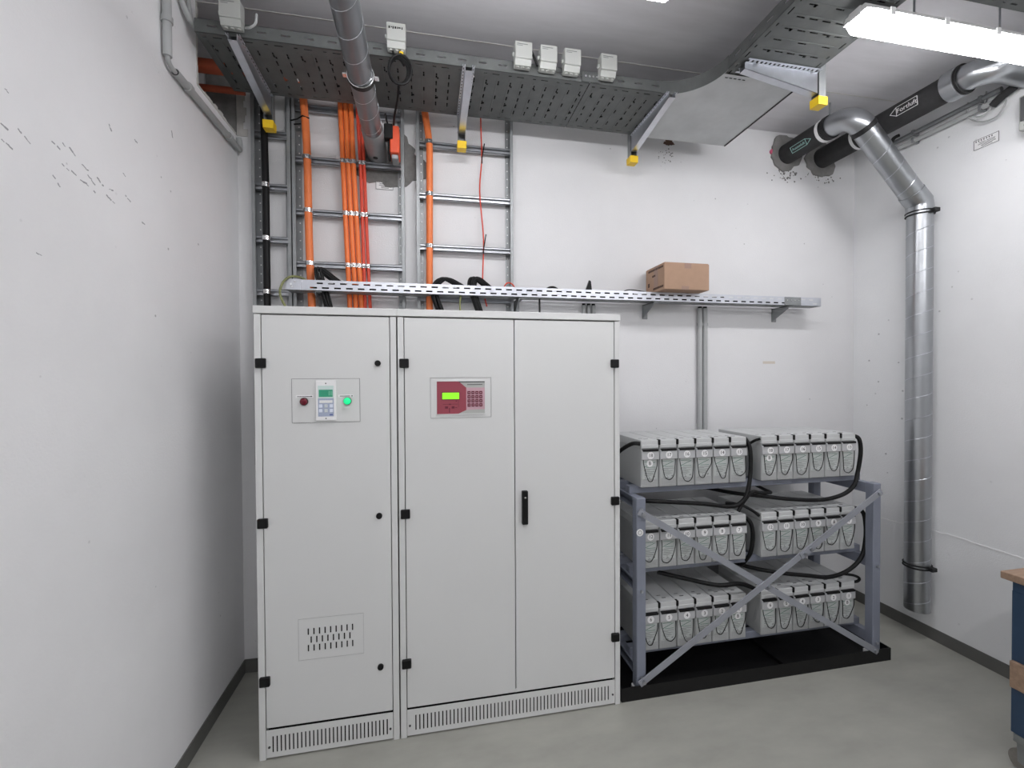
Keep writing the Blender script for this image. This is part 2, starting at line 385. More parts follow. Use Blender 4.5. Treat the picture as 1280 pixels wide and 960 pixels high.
# controller inset
px0, px1, pz0, pz1 = -.582, -.296, 1.486, 1.681
pl = MB().box(px0, px1, CF-.0004, CF+.002, pz0, pz1).build('instrument_plate', 'cab', dA)
m = MB()
for a in (px0, px1): m.box(a-.0007, a+.0007, CF-.0008, CF, pz0, pz1)
for a in (pz0, pz1): m.box(px0, px1, CF-.0008, CF, a-.0007, a+.0007)
m.build('plate_joint', 'print', dA)
K = MB().bbox(-.482, -.396, CF-.010, CF-.0005, 1.494, 1.673, .003).build('charge_controller', 'white', A)
def flat(parent, name, m_, x0, x1, z0, z1, y=CF-.010, t_=.0006): return MB().box(x0, x1, y-t_, y+.0002, z0, z1).build(name, m_, parent)
flat(K, 'foil', 'keyblue', -.472, -.406, 1.513, 1.650)
flat(K, 'foil_header', mat('pale green foil', (206, 224, 220), .5), -.472, -.406, 1.594, 1.650, CF-.0105)
flat(K, 'display', 'lcd', -.468, -.410, 1.600, 1.632, CF-.011)
m = MB()
for q in range(3): m.box(-.427+q*.006, -.424+q*.006, CF-.0119, CF-.0116, 1.606, 1.626)
m.build('display_digits', mat('pale lcd digits', (120, 190, 160), .4), K)
flat(K, 'name_strip', 'white', -.466, -.411, 1.573, 1.585, CF-.0108)
for i in range(3):
    for j in range(2): MB().bbox(-.468+i*.0225, -.454+i*.0225, CF-.0125, CF-.0105, 1.531+j*.021, 1.546+j*.021, .001, 1).build('key', mat('key %d' % (i+3*j), (226, 232, 246) if i != 1 else (206, 212, 214), .5), K)
flat(K, 'maker_mark', mat('blue print', (70, 84, 150), .5), -.424, -.410, 1.518, 1.523, CF-.0108)
for z in (1.504, 1.660): MB().cyl((-.439, CF-.0112, z), (-.439, CF-.009, z), .0028, 10).build('screw', 'print', K)
for x, mm, nm in ((-.5315, 'redlamp', 'red_indicator'), (-.349, 'grnlamp', 'green_indicator')):
    b_ = MB().cyl((x, CF-.006, 1.580), (x, CF, 1.580), .0175, 24).build('indicator_bezel', 'cabgap', dA, True)
    mm_ = MB(); n_ = 6
    prof = [(.0155, -.005), (.0155, -.014), (.013, -.018), (.007, -.020), (.0005, -.0205)]
    mm_.tube([(x, CF+p[1], 1.580) for p in prof], [p[0] for p in prof], 24); mm_.build(nm, mm, A, True)
for x0_, x1_ in ((-.566, -.494), (-.388, -.322)):
    lb = MB().bbox(x0_, x1_, CF-.0015, CF, 1.597, 1.608, .0006, 1).build('name_plate', 'white', dA)
    m = MB(); xx = x0_+.006
    while xx < x1_-.016: d = rnd.uniform(.002, .005); m.box(xx, xx+d, CF-.0019, CF-.0014, 1.6008, 1.604); xx += d+.0007
    m.box(x1_-.011, x1_-.004, CF-.0019, CF-.0014, 1.6005, 1.605); m.build('plate_print', 'print', dA)
# ventilation louvre on the narrow door
m = MB()
for r_, (za, zb) in enumerate(((.537, .565), (.500, .528), (.463, .491))):
    for i in range(8 if r_ == 1 else 9):
        x = -.526+i*.0235+(.0117 if r_ == 1 else 0); m.bbox(x-.0026, x+.0026, CF-.0009, CF+.003, za, zb, .0008, 1)
m.build('vent_slots', 'dark', dA)
m = MB()
for a in (-.567, -.290): m.box(a-.0004, a+.0004, CF-.0004, CF+.001, .425, .61)
for a in (.425, .61): m.box(-.567, -.290, CF-.0004, CF+.001, a-.0004, a+.0004)
m.build('vent_plate_joint', mat('faint joint', (170, 171, 170), .5), dA)
# wide cabinet
B0, B1 = -.1285, .966
B = thing('charger_cabinet', 'wide light grey steel cabinet with two doors, maroon control panel and black lever handle', 'cabinet', (.419, 2.077, 0))
frame(B, B0, B1); dB1 = door(B, B0+.0305, .4175); dB2 = door(B, .4215, B1-.0305); kick(B, B0+.029, B1-.029, 55, -.06, .901)
for z in (1.75, 1.052, .352): hinge(B, -.0995, z); hinge(B, .938, z)
H = MB().bbox(.452, .480, CF-.022, CF+.001, .968, 1.131, .003).build('handle', 'black', dB2)
MB().cyl((.466, CF-.024, 1.100), (.466, CF-.021, 1.100), .0045, 12).build('keyhole', 'chrome', dB2)
MB().box(.4165, .4225, CF-.001, CF+.001, .142, .16).build('door_stop', 'cab', dB2)
qx0, qx1, qz0, qz1 = .019, .305, 1.494, 1.683
m = MB()
for a in (qx0, qx1): m.box(a-.0006, a+.0006, CF-.0007, CF+.001, qz0, qz1)
for a in (qz0, qz1): m.box(qx0, qx1, CF-.0007, CF+.001, a-.0006, a+.0006)
m.build('panel_joint', mat('faint joint b', (150, 151, 150), .5), dB1)
a0, a1, c0, c1 = .048, .274, 1.512, 1.665
m = MB()
m.box(a0-.003, a1+.003, CF-.003, CF+.001, c1, c1+.003).box(a0-.003, a1+.003, CF-.003, CF+.001, c0-.003, c0)
m.box(a0-.003, a0, CF-.003, CF+.001, c0, c1).box(a1, a1+.003, CF-.003, CF+.001, c0, c1)
m.build('panel_bezel', 'cab', B)
C = MB().box(a0, a1, CF-.0006, CF+.001, c0, c1).build('control_panel', 'plastic', B)
def cx(u): return a0+(u-232)/(1065-232)*(a1-a0)
def cz(v): return c1-(v-180)/(720-180)*(c1-c0)
def pf(name, m_, pts, lay): return MB().prism([(cx(u), cz(v)) for u, v in pts], CF-.0006-.0003*lay, CF-.0004, 'y').build(name, m_, C)
pf('foil', 'maroon', [(232,180),(610,180),(740,285),(740,660),(600,720),(232,720)], 1)
pf('key_field', 'pink', [(740,285),(1065,285),(1065,650),(740,660)], 1)
pf('foil_shadow', 'print', [(600,178),(1065,178),(1065,196),(622,196)], 2)
pf('logo_print', 'print', [(756,230),(1025,230),(1025,241),(756,241)], 2)
MB().bbox(cx(325), cx(615), CF-.004, CF-.0006, cz(475), cz(368), .001, 1).build('display', 'lcd2', C)
pf('display_frame', 'maroonk', [(315,355),(625,355),(625,488),(315,488)], 2)
for i in range(4):
    for j in range(4):
        u, v = 788+i*69, 370+j*69
        k_ = MB().bbox(cx(u-27), cx(u+27), CF-.0035, CF-.0009, cz(v+27), cz(v-27), .0008, 1).build('key', 'maroonk', C)
        MB().box(cx(u-9), cx(u+9), CF-.0038, CF-.0034, cz(v+9), cz(v-9)).build('key_symbol', 'pink', C)
m = MB()
for u0, v0, u1, v1 in ((370,595,422,632),(485,595,535,632),(440,550,470,570),(440,620,455,700),(555,500,575,515),(335,555,440,562),(470,555,590,562),(545,612,580,622),(600,500,606,610)):
    m.box(cx(u0), cx(u1), CF-.0013, CF-.0008, cz(v1), cz(v0))
m.build('mimic_diagram', 'maroonk', C)

# ------------------------------------------------------------------ spill tray and battery rack
m = MB(); s0, s1, t0, t1 = .977, 2.683, 2.084, 2.64
m.box(s0, s1, t0, t1, 0, .006)
SP = thing('spill_tray', 'shallow black metal spill tray on the floor under the battery rack', 'tray', ((s0+s1)/2, (t0+t1)/2, 0))
m.build('base', 'tray', SP)
for x0_, x1_, y0_, y1_ in ((s0, s1, t0, t0+.006), (s0, s1, t1-.006, t1), (s0, s0+.006, t0+.006, t1-.006), (s1-.006, s1, t0+.006, t1-.006)):
    MB().box(x0_, x1_, y0_, y1_, .006, .072).build('rim', 'tray', SP)
MB().bbox(2.0, 2.03, t0+.006, t1-.006, .006, .03, .003, 1).build('divider', 'tray', SP)
R = thing('battery_rack', 'blue-grey steel rack with crossed front braces carrying three shelves of batteries', 'rack', (1.84, 2.35, .006))
PX = ((1.070, 1.122), (2.571, 2.625)); PY = ((2.100, 2.150), (2.50, 2.55))
for i, (x0_, x1_) in enumerate(PX):
    for j, (y0_, y1_) in enumerate(PY):
        p = MB().bbox(x0_, x1_, y0_, y1_, .045, 1.048, .003, 1).build('post', 'rack', R)
        MB().bbox(x0_-.006, x1_+.006, y0_-.006, y1_+.006, .006, .045, .004, 1).build('foot', 'white', p)
        m = MB()
        for z in (.105, .56, .99): m.cyl(((x0_+x1_)/2, y0_-.010, z), ((x0_+x1_)/2, y0_, z), .008, 6)
        m.build('bolt', 'galv', p)
for i, (x0_, x1_) in enumerate(PX):
    for z in (.095, .545, .985):
        xa, xb = (x0_+.008, x1_-.002) if i == 0 else (x0_+.002, x1_-.008)
        m = MB(); ib = xb if i == 0 else xa; sg = 1 if i == 0 else -1
        m.box(xa, xb, 2.15, 2.50, z, z+.006).box(xa, xb, 2.15, 2.50, z+.052, z+.058)
        m.box(min(ib, ib-sg*.005), max(ib, ib-sg*.005), 2.15, 2.50, z+.006, z+.052); m.build('side_beam', 'rack', R)
for z in (.153, .603, 1.043):
    for y0_ in (2.215, 2.335, 2.475):
        MB().bbox(1.085, 2.612, y0_, y0_+.045, z, z+.040, .002, 1).build('shelf_beam', 'rack', R)
def brace(a, b, y, name='brace'):
    a, b = Vector(a), Vector(b); d = (b-a).normalized(); n_ = Vector((-d.z, 0, d.x))
    return MB().obox((a+b)/2, d*((b-a).length/2), (0, .003, 0), n_*.017).build(name, 'brace', R)
b1 = brace((1.075, 2.086, .985), (2.59, 2.086, .060), 0); b2 = brace((1.075, 2.079, .085), (2.60, 2.079, 1.008), 0)
m = MB()
for x, z, y in ((1.096, .972, 2.083), (2.57, .072, 2.083), (1.096, .098, 2.076), (2.58, .996, 2.076), (1.84, .52, 2.076), (2.07, .687, 2.076), (2.11, .711, 2.076)): m.cyl((x, y-.012, z), (x, y, z), .010, 6)
m.build('brace_bolts', 'galv', R)
d_ = Vector((1.525, 0, .923)).normalized(); n_ = Vector((-d_.z, 0, d_.x))
MB().obox((2.09, 2.074, .699), d_*.05, (0, .003, 0), n_*.019).build('turnbuckle', 'brace', R)
bd = MB().cyl((1.088, 2.0985, .869), (1.088, 2.101, .869), .019, 24).build('badge', 'white', R)
MB().ring((1.088, 2.0984, .869), (0, 1, 0), .010, .0015, 18, 5).build('badge_mark', 'greyp', bd)

# ------------------------------------------------------------------ batteries
BW, BP, BD, BH, BY = .1036, .1083, .378, .256, 2.166
def battery_case_material():
    m = mat('battery moulded side', (176, 178, 178), .5)
    nt = m.node_tree; n = nt.nodes; b = n['Principled BSDF']
    tc = n.new('ShaderNodeTexCoord'); mp = n.new('ShaderNodeMapping'); mp.inputs['Rotation'].default_value = (PI/4, 0, 0)
    ck = n.new('ShaderNodeTexChecker'); ck.inputs['Scale'].default_value = 150
    bp = n.new('ShaderNodeBump'); bp.inputs['Strength'].default_value = 1; bp.inputs['Distance'].default_value = .006
    nt.links.new(tc.outputs['Object'], mp.inputs[0]); nt.links.new(mp.outputs[0], ck.inputs[0]); nt.links.new(ck.outputs[1], bp.inputs['Height']); nt.links.new(bp.outputs[0], b.inputs['Normal'])
    return m
def tmesh(mb, name, m_, smooth=False):
    o = mb.build(name, m_, None, smooth); return o
hw = BW/2
protoparts = [
    (tmesh(MB().bbox(-hw, hw, .004, BD, 0, .212, .004, 2), 'case', battery_case_material()), None),
    (tmesh(MB().bbox(-hw, hw, .002, BD, .2125, BH, .004, 2).bbox(-hw+.002, hw-.002, -.0005, .01, .213, .232, .002, 1), 'lid', 'battlid', ), None),
    (tmesh(MB().bbox(-hw+.001, hw-.001, -.006, .010, .151, .203, .003, 2), 'terminal_cover', 'battcov'), None),
    (tmesh(MB().bbox(-hw+.006, hw-.006, -.0105, .010, .1965, .2085, .002, 1), 'cover_slot', 'black'), None),
    (tmesh(MB().box(-hw+.008, hw-.008, .0032, .0045, .045, .150), 'front_label', 'blabel'), None),
]
g = MB(); yy = .0028
g.box(-.032, .022, yy, yy+.0008, .1385, .1408).box(-.020, .032, yy, yy+.0008, .108, .1102)
dd = Vector((.064, 0, .026)).normalized(); g.obox((0, yy+.0004, .124), dd*.034, (0, .0004, 0), Vector((-dd.z, 0, dd.x))*.0013)
protoparts.append((tmesh(g, 'label_emblem', 'green'), 4))
g = MB(); rb = random.Random(2)
for z in (.098, .092, .085, .078, .072, .065): x0_ = -.036+rb.uniform(0, .01); g.box(x0_, x0_+rb.uniform(.035, .062), yy, yy+.0008, z, z+.0022)
for i in range(9): x0_ = -.030+rb.uniform(0, .055); z = .044+rb.uniform(0, .015); g.box(x0_, x0_+rb.uniform(.003, .009), yy, yy+.0008, z, z+.003)
protoparts.append((tmesh(g, 'label_print', 'greyp'), 4))
protoparts.append((tmesh(MB().box(-.012, .012, .045, .052, BH, BH+.0008).box(-.028, -.006, .075, .079, BH, BH+.0008), 'top_print', 'print'), 1))
protoparts.append((tmesh(MB().cyl((0, -.0075, .1745), (0, -.0058, .1745), .0195, 22), 'number_badge', 'white'), 2))
disc2 = tmesh(MB().cyl((0, .0018, .130), (0, .0036, .130), .0185, 22), 'string_badge', 'white')
conn = tmesh(MB().bbox(-hw-.0085, -hw+.0038, -.004, .020, .229, BH+.003, .002, 1), 'cell_connector', 'black')
wires = []
def txt_obj(s_, size, z, y, x=0.):
    me = text_mesh(s_, size).copy(); me.transform(Matrix.Translation((x, y, z)) @ Matrix.Rotation(PI/2, 4, 'X')); me.materials.append(M['black']); return me
digits = {n_: txt_obj(str(n_), .026, .1745, -.0079) for n_ in range(1, 19)}
strmesh = txt_obj('B', .026, .130, .0014)
def link_copy(src, parent, name=None, mesh=None):
    c = src.copy() if mesh is None else bpy.data.objects.new(name, mesh)
    c.parent = parent; COL.objects.link(c); return c
ordn = ['first', 'second', 'third', 'fourth', 'fifth', 'sixth']
for sh, (zb, shelf, top) in enumerate(((1.0835, 'top', 18), (.6435, 'middle', 12), (.1935, 'bottom', 6))):
    for gi, (gx, side) in enumerate(((1.128, 'left'), (1.872, 'right'))):
        for k in range(6):
            n_ = top-k; loc = (gx+BP*(k+.5), BY, zb)
            ba = thing('battery', 'grey battery badged %d, %s from left in %s block on %s rack shelf' % (n_, ordn[k], side, shelf), 'battery', loc, 'numbered batteries on the rack')
            made = []
            for src, par in protoparts:
                made.append(link_copy(src, ba if par is None else made[par]))
            link_copy(None, made[8], 'badge_number', digits[n_])
            if (sh == 0 and k == 0) or (sh == 2 and k == 5):
                s2 = link_copy(disc2, ba); link_copy(None, s2, 'badge_letter', strmesh)
            if k: link_copy(conn, ba)
            rw = random.Random(n_*31+gi*7); dx0, dx1 = -.046+rw.uniform(0, .006), .046-rw.uniform(0, .006)
            bot = rw.uniform(.022, .045); bx = rw.uniform(-.012, .012); wd = rw.uniform(.018, .032)
            ptsw = [(dx0, -.002, .156), (dx0+.003, -.004, .120), (bx-wd, -.004, bot+.018), (bx-.006, -.004, bot), (bx+.010, -.004, bot+.002), (bx+wd, -.004, bot+.024), (dx1-.003, -.004, .115), (dx1, -.002, .156)]
            mw = MB().tube(spline(ptsw, 5), .0021, 6)
            me = bpy.data.meshes.new('sense_wire'); me.from_pydata(mw.v, [], mw.f); me.materials.append(M['black'])
            link_copy(None, ba, 'sense_wire', me)
for o_ in [p[0] for p in protoparts]+[disc2, conn]: bpy.data.objects.remove(o_)

def cable(name, pts, r, m_, label, cat='cable', n=10, group=None, sp=8):
    o = MB().tube(spline(pts, sp), r, n).build(name, m_, None, True, loc=pts[0]); return tag(o, label, cat, group)
G = 'thick black battery cables'
cable('battery_cable', [(2.524, 2.19, 1.322), (2.553, 2.175, 1.302), (2.560, 2.17, 1.223), (2.545, 2.175, 1.101), (2.500, 2.16, 1.026), (2.414, 2.16, .975), (2.27, 2.168, .952), (2.062, 2.172, .968), (1.90, 2.19, .990), (1.80, 2.30, .985), (1.72, 2.45, .985)], .0115, 'bcable', 'black cable arching down from right end of the top shelf batteries', group=G)
cable('battery_cable', [(1.790, 2.20, 1.330), (1.804, 2.175, 1.273), (1.800, 2.165, 1.139), (1.768, 2.15, 1.030), (1.729, 2.15, .975), (1.658, 2.155, .955), (1.481, 2.16, .980), (1.20, 2.18, 1.005), (1.14, 2.32, .975), (1.14, 2.46, .975)], .0115, 'bcable', 'black cable dropping between the top blocks and sagging leftward under the top shelf', group=G)
cable('battery_cable', [(1.871, 2.175, 1.325), (1.850, 2.20, 1.309), (1.832, 2.24, 1.27), (1.826, 2.28, 1.2)], .0075, 'bcable', 'short black cable at left terminal of the top right battery block', group=G)
cable('battery_cable', [(1.709, 2.15, .925), (1.753, 2.15, .989), (1.800, 2.15, 1.030), (1.86, 2.16, 1.020), (1.953, 2.19, 1.008), (2.02, 2.30, .99), (2.06, 2.45, .99)], .0095, 'bcable', 'black cable arching just below the top shelf near its middle', group=G)
cable('battery_cable', [(2.524, 2.20, .885), (2.568, 2.172, .870), (2.590, 2.166, .815), (2.590, 2.162, .704), (2.556, 2.158, .595), (2.461, 2.158, .522), (2.33, 2.16, .493), (2.178, 2.162, .515), (1.98, 2.18, .545), (1.86, 2.28, .55), (1.80, 2.45, .55)], .0115, 'bcable', 'black cable arching down from right end of the middle shelf batteries', group=G)
cable('battery_cable', [(1.785, 2.20, .880), (1.816, 2.18, .840), (1.824, 2.175, .76), (1.818, 2.19, .66), (1.815, 2.26, .565)], .0115, 'bcable', 'black cable hanging in the gap between the middle shelf blocks', group=G)
cable('battery_cable', [(1.728, 2.28, .936), (1.80, 2.24, .930), (1.845, 2.20, .905), (1.871, 2.18, .880)], .0085, 'bcable', 'black cable running to left terminal of the middle right battery block', group=G)
cable('battery_cable', [(1.30, 2.30, .555), (1.444, 2.24, .530), (1.601, 2.18, .506), (1.72, 2.16, .512), (1.80, 2.165, .485), (1.867, 2.175, .445)], .012, 'bcable', 'thick black cable slung under the middle shelf into the bottom right block', group=G)
cable('battery_cable', [(2.50, 2.24, .462), (2.545, 2.20, .466), (2.572, 2.185, .452), (2.565, 2.19, .432), (2.530, 2.20, .425)], .008, 'bcable', 'short black cable hook at right end of the bottom shelf batteries', group=G)
cable('battery_cable', [(1.127, 2.172, 1.322), (1.085, 2.20, 1.316), (1.045, 2.30, 1.24), (1.03, 2.40, 1.1), (1.03, 2.52, 1.0)], .011, 'bcable', 'black cable curving from left end of the top shelf towards the grey cabinet', group=G)

# ------------------------------------------------------------------ perforated shelf tray on the back wall
TY0, TY1, TZ0, TZ1, TX0, TX1 = 2.572, 2.664, 2.166, 2.224, -.742, 2.695
tr = thing('wall_cable_tray', 'long narrow perforated galvanised cable tray on the back wall above the cabinets', 'cable tray', ((TX0+TX1)/2, TY1, TZ0))
def rim_holes(x0, x1, off, pitch=.0625, L=.036):
    h = []; x = x0+.05+off
    while x+L < x1-.02: h.append((x, x+L)); x += pitch
    return h
for yy_, name_ in ((TY0, 'front_rim'), (TY1-.0016, 'rear_rim')):
    m = MB(); T = lambda u, v, w_, y_=yy_: (u, y_+w_, v)
    perf(m, T, [(TZ0, TZ0+.011, TX0, TX1, []), (TZ0+.011, TZ0+.020, TX0, TX1, rim_holes(TX0+.07, TX1, 0)), (TZ0+.020, TZ0+.036, TX0, TX1, []),
                (TZ0+.036, TZ0+.045, TX0, TX1, rim_holes(TX0+.07, TX1, .031)), (TZ0+.045, TZ1, TX0, TX1, [])])
    m.build(name_, 'rim', tr)
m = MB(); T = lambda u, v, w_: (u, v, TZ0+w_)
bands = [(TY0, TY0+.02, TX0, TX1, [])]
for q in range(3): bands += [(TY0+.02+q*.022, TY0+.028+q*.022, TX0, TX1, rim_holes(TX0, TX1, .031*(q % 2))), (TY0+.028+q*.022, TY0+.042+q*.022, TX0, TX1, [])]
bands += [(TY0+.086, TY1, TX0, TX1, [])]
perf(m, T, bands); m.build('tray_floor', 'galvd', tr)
MB().box(TX0-.003, TX0+.072, TY0-.0025, TY0, TZ0+.001, TZ1+.001).build('joint_plate', 'rim', tr)
MB().box(2.40, 2.53, TY0-.0022, TY0, TZ0+.002, TZ1-.002).build('joint_plate', 'galvd', tr)
m = MB()
for dx, dz in ((.025, .03), (.045, .045), (.03, .018)): m.cyl((TX0+dx, TY0-.006, TZ0+dz), (TX0+dx, TY0-.002, TZ0+dz), .005, 8)
for x in (2.42, 2.45, 2.48, 2.51): m.cyl((x, TY0-.005, TZ0+.035), (x, TY0-.002, TZ0+.035), .004, 8)
m.build('tray_bolts', 'chrome', tr)
for x in (-.60, .55, 1.435, 2.440):
    m = MB(); m.prism([(YB, TZ0-.002), (TY0+.01, TZ0-.002), (TY0+.01, TZ0-.018), (YB, TZ0-.095)], x, x+.0035, 'x')
    m.box(x, x+.035, TY0+.01, YB, TZ0-.006, TZ0-.001); m.box(x, x+.035, YB-.004, YB, TZ0-.095, TZ0); m.build('bracket', 'galvd', tr)

for i, (y_, z_, r_, x0_, x1_) in enumerate(((2.590, .014, .011, -.60, 2.42), (2.600, .034, .010, -.55, 1.95), (2.645, .016, .012, -.62, 2.36), (2.622, .013, .010, -.58, 2.2), (2.592, .046, .0075, .30, 1.30))):
    pts_ = [(x0_+(x1_-x0_)*q/24, y_+.004*math.sin(q*1.7+i), TZ0+.003+z_+.002*math.sin(q*2.3+2*i)) for q in range(25)]
    tag(MB().tube(pts_, r_, 8).build('black_cable', 'bcable', None, True, loc=pts_[0]), 'black cable added inside the perforated wall tray to darken its slots', 'cable', 'cables added to darken the wall tray slots')  # added dark filling that stands in for shade behind the rim slots

# ------------------------------------------------------------------ cardboard box on the tray
cb = thing('cardboard_box', 'brown taped cardboard box resting on the perforated wall tray', 'box', (1.60, 2.59, TZ1))
m = MB(); bx0, bx1, by0, by1, bz0, bz1 = 1.447, 1.757, 2.474, 2.705, TZ1+.001, TZ1+.165
m.bbox(bx0, bx1, by0, by1, bz0, bz1, .003, 2).build('carton', 'carton', cb)
MB().box(bx0+.005, bx1-.005, by0+.003, by1-.003, bz1-.001, bz1+.003).build('top_flap', 'carton', cb)
MB().box(1.585, 1.632, by0-.0008, by0+.001, bz1-.032, bz1).build('tape', 'tape', cb)
MB().box(1.565, 1.615, by0-.0008, by0+.001, bz0, bz0+.022).build('tape', 'tape', cb)
MB().box(bx0-.0008, bx0+.001, 2.55, 2.60, bz0+.03, bz1).build('tape', 'tape', cb)
m = MB(); rb = random.Random(8)
for z, n_ in ((bz1-.02, 14), (bz0+.022, 10)):
    y = by0+.012
    for i in range(n_):
        d = rb.uniform(.007, .014); m.box(bx0-.0012, bx0+.0005, y, y+d, z-.006, z+.007); y += d+.003
m.box(bx0-.0012, bx0+.0005, 2.58, 2.62, bz0+.10, bz0+.112).box(bx0-.0012, bx0+.0005, 2.655, 2.675, bz0+.045, bz0+.07)
m.build('carton_print', 'cprint', cb)

# ------------------------------------------------------------------ cable ladders on the back wall
def ladder(x0, x1, zs, label, lw=.04, rails=(True, True), ztop=3.36, z0=1.2):
    t = thing('cable_ladder', label, 'cable ladder', ((x0+x1)/2, YB, z0), 'vertical cable ladders')
    for i, x in enumerate((x0, x1)):
        if not rails[i]: continue
        sg = 1 if i == 0 else -1; m = MB()
        xa, xb = sorted((x, x+sg*.003)); m.box(xa, xb, YB-.055, YB-.004, z0, ztop)
        xa, xb = sorted((x, x+sg*.018)); m.box(xa, xb, YB-.057, YB-.054, z0, ztop)
        xa, xb = sorted((x, x+sg*lw)); m.box(xa, xb, YB-.007, YB-.004, z0, ztop)
        r_ = m.build('rail', 'galvd', t)
        m = MB(); z = z0+.03
        while z < ztop: m.cyl((x+sg*.028, YB-.0075, z), (x+sg*.028, YB-.0065, z), .004, 8); z += .05
        m.build('rail_hole', 'white', r_)
    for z in zs:
        m = MB(); xa, xb = x0+.003, x1-.003
        m.box(xa, xb, YB-.032, YB-.029, z-.018, z+.018).box(xa, xb, YB-.048, YB-.029, z+.015, z+.018).box(xa, xb, YB-.048, YB-.029, z-.018, z-.015)
        m.box(xa, xb, YB-.048, YB-.046, z+.008, z+.018).box(xa, xb, YB-.048, YB-.046, z-.018, z-.008); m.build('rung', 'galv', t)
    return t
ladder(-.945, -.742, (3.055, 2.760, 2.465, 2.168), 'narrow galvanised cable ladder on the back wall next to the left corner', rails=(True, True))
ladder(-.735, -.118, (3.225, 2.930, 2.632, 2.335, 2.037), 'wide galvanised cable ladder carrying the bundle of orange cables')
ladder(-.048, .538, (3.082, 2.775, 2.468, 2.160), 'wide galvanised cable ladder carrying one orange conduit and thin red wire')
def vcable(pts, r, m_, label, name='cable', cat='cable', clamps=(), n=12, group=None):
    pts = [Vector(p) for p in pts]
    t = thing(name, label, cat, pts[-1], group)
    sp = spline(pts, 6); MB().tube(sp, r, n).build('sheath', m_, t, True)
    for z in clamps:
        p = min(sp, key=lambda q: abs(q.z-z)); 
        cl = MB().band((p.x, p.y, z), (0, 0, 1), r, .024, .0028, 16).build('clamp', 'chrome', t, True)
        MB().bbox(p.x-.006, p.x+.006, p.y-r-.012, p.y-r-.001, z-.006, z+.006, .002, 1).build('clamp_screw', 'chrome', cl)
    return t
L2 = (2.930, 2.632, 2.335); L3 = (3.082, 2.775, 2.468); L1 = (2.760, 2.465, 2.168)
yc = YB-.049
GO = 'orange cables on the wide ladder'
vcable([(-.675, yc-.021, 3.34), (-.665, yc-.021, 3.24), (-.650, yc-.021, 2.95), (-.645, yc-.021, 2.47), (-.634, yc-.021, 2.1), (-.632, yc-.024, 2.001)], .021, 'orange', 'thick orange conduit on the ladder, left of the four orange cables', 'orange_conduit', 'conduit', L2, group=None)
for i, (xa, xb, xc_, xd) in enumerate(((-.471,-.458,-.444,-.430), (-.442,-.429,-.413,-.397), (-.413,-.400,-.383,-.366), (-.384,-.371,-.354,-.337))):
    if i < 3:
        vcable([(xa-.004, yc-.014, 3.34), (xa, yc-.014, 3.22), (xb, yc-.014, 2.86), (xc_, yc-.014, 2.47), (xd, yc-.014, 2.1), (xd, yc-.02, 2.001)], .0138, 'orange2', ['leftmost of the slim orange cables bundled on the ladder', 'middle of the three slim orange cables bundled on the ladder', 'slim orange cable beside the red cables on the ladder'][i], 'orange_cable', 'cable', L2, group=GO)
for i, dx in enumerate((-.006, .014)):
    o_ = .006 if i else -.002
    vcable([(-.375+dx, yc-.010, 3.34), (-.371+dx, yc-.010, 3.2), (-.357+dx, yc-.010, 2.86), (-.347+dx+o_*.3, yc-.010, 2.47), (-.338+dx+o_, yc-.010, 2.1), (-.336+dx+o_*1.6, yc-.016, 2.001)], .0095, 'red', ['left of the two red cables beside the orange bundle', 'right of the two red cables beside the orange bundle'][i], 'red_cable', 'cable', L2, group='red cables on the wide ladder')
vcable([(-.002, yc-.021, 3.34), (.006, yc-.021, 3.25), (.026, yc-.021, 3.10), (.030, yc-.021, 2.99), (.026, yc-.021, 2.5), (.023, yc-.021, 2.13), (.023, yc-.024, 2.001)], .020, 'orange', 'single thick orange conduit on the right-hand wide ladder', 'orange_conduit', 'conduit', L3)
vcable([(.338, yc-.004, 3.34), (.340, yc-.004, 3.21), (.344, yc-.004, 3.02), (.330, yc-.006, 2.82), (.352, yc-.004, 2.53), (.345, yc-.006, 2.26), (.37, yc-.004, 2.12)], .0042, 'red', 'thin red wire hanging down the right-hand ladder', 'red_wire', 'wire', (), 8)
t = thing('cable_tie', 'black cable tie holding thin red wire at the upper rung', 'cable tie', (.344, yc, 3.03)); MB().tube([(.344, yc-.012, 2.99), (.345, yc-.012, 3.03), (.360, yc-.014, 3.11)], .0035, 6).build('tie', 'black', t)
t = thing('cable_tie', 'black cable tie holding thin red wire at the lower rung', 'cable tie', (.35, yc, 2.46)); MB().tube([(.350, yc-.012, 2.44), (.353, yc-.012, 2.48), (.366, yc-.014, 2.56)], .0035, 6).build('tie', 'black', t)
vcable([(-.875, yc-.018, 3.34), (-.872, yc-.018, 3.04), (-.868, yc-.018, 2.73), (-.868, yc-.018, 2.37), (-.866, yc-.018, 1.4)], .0185, 'bcable', 'thick black cable clamped to the narrow ladder', 'black_cable', 'cable', L1)
t = thing('cable_tie', 'black cable tie strapping thick orange conduit to the ladder rail', 'cable tie', (-.69, yc, 3.16))
m = MB().tube([(-.738, yc-.012, 3.135), (-.70, yc-.016, 3.145), (-.666, yc-.044, 3.15), (-.634, yc-.03, 3.147)], .004, 6); m.tube([(-.72, yc-.012, 3.115), (-.682, yc-.02, 3.118)], .004, 6); m.build('tie', 'black', t)

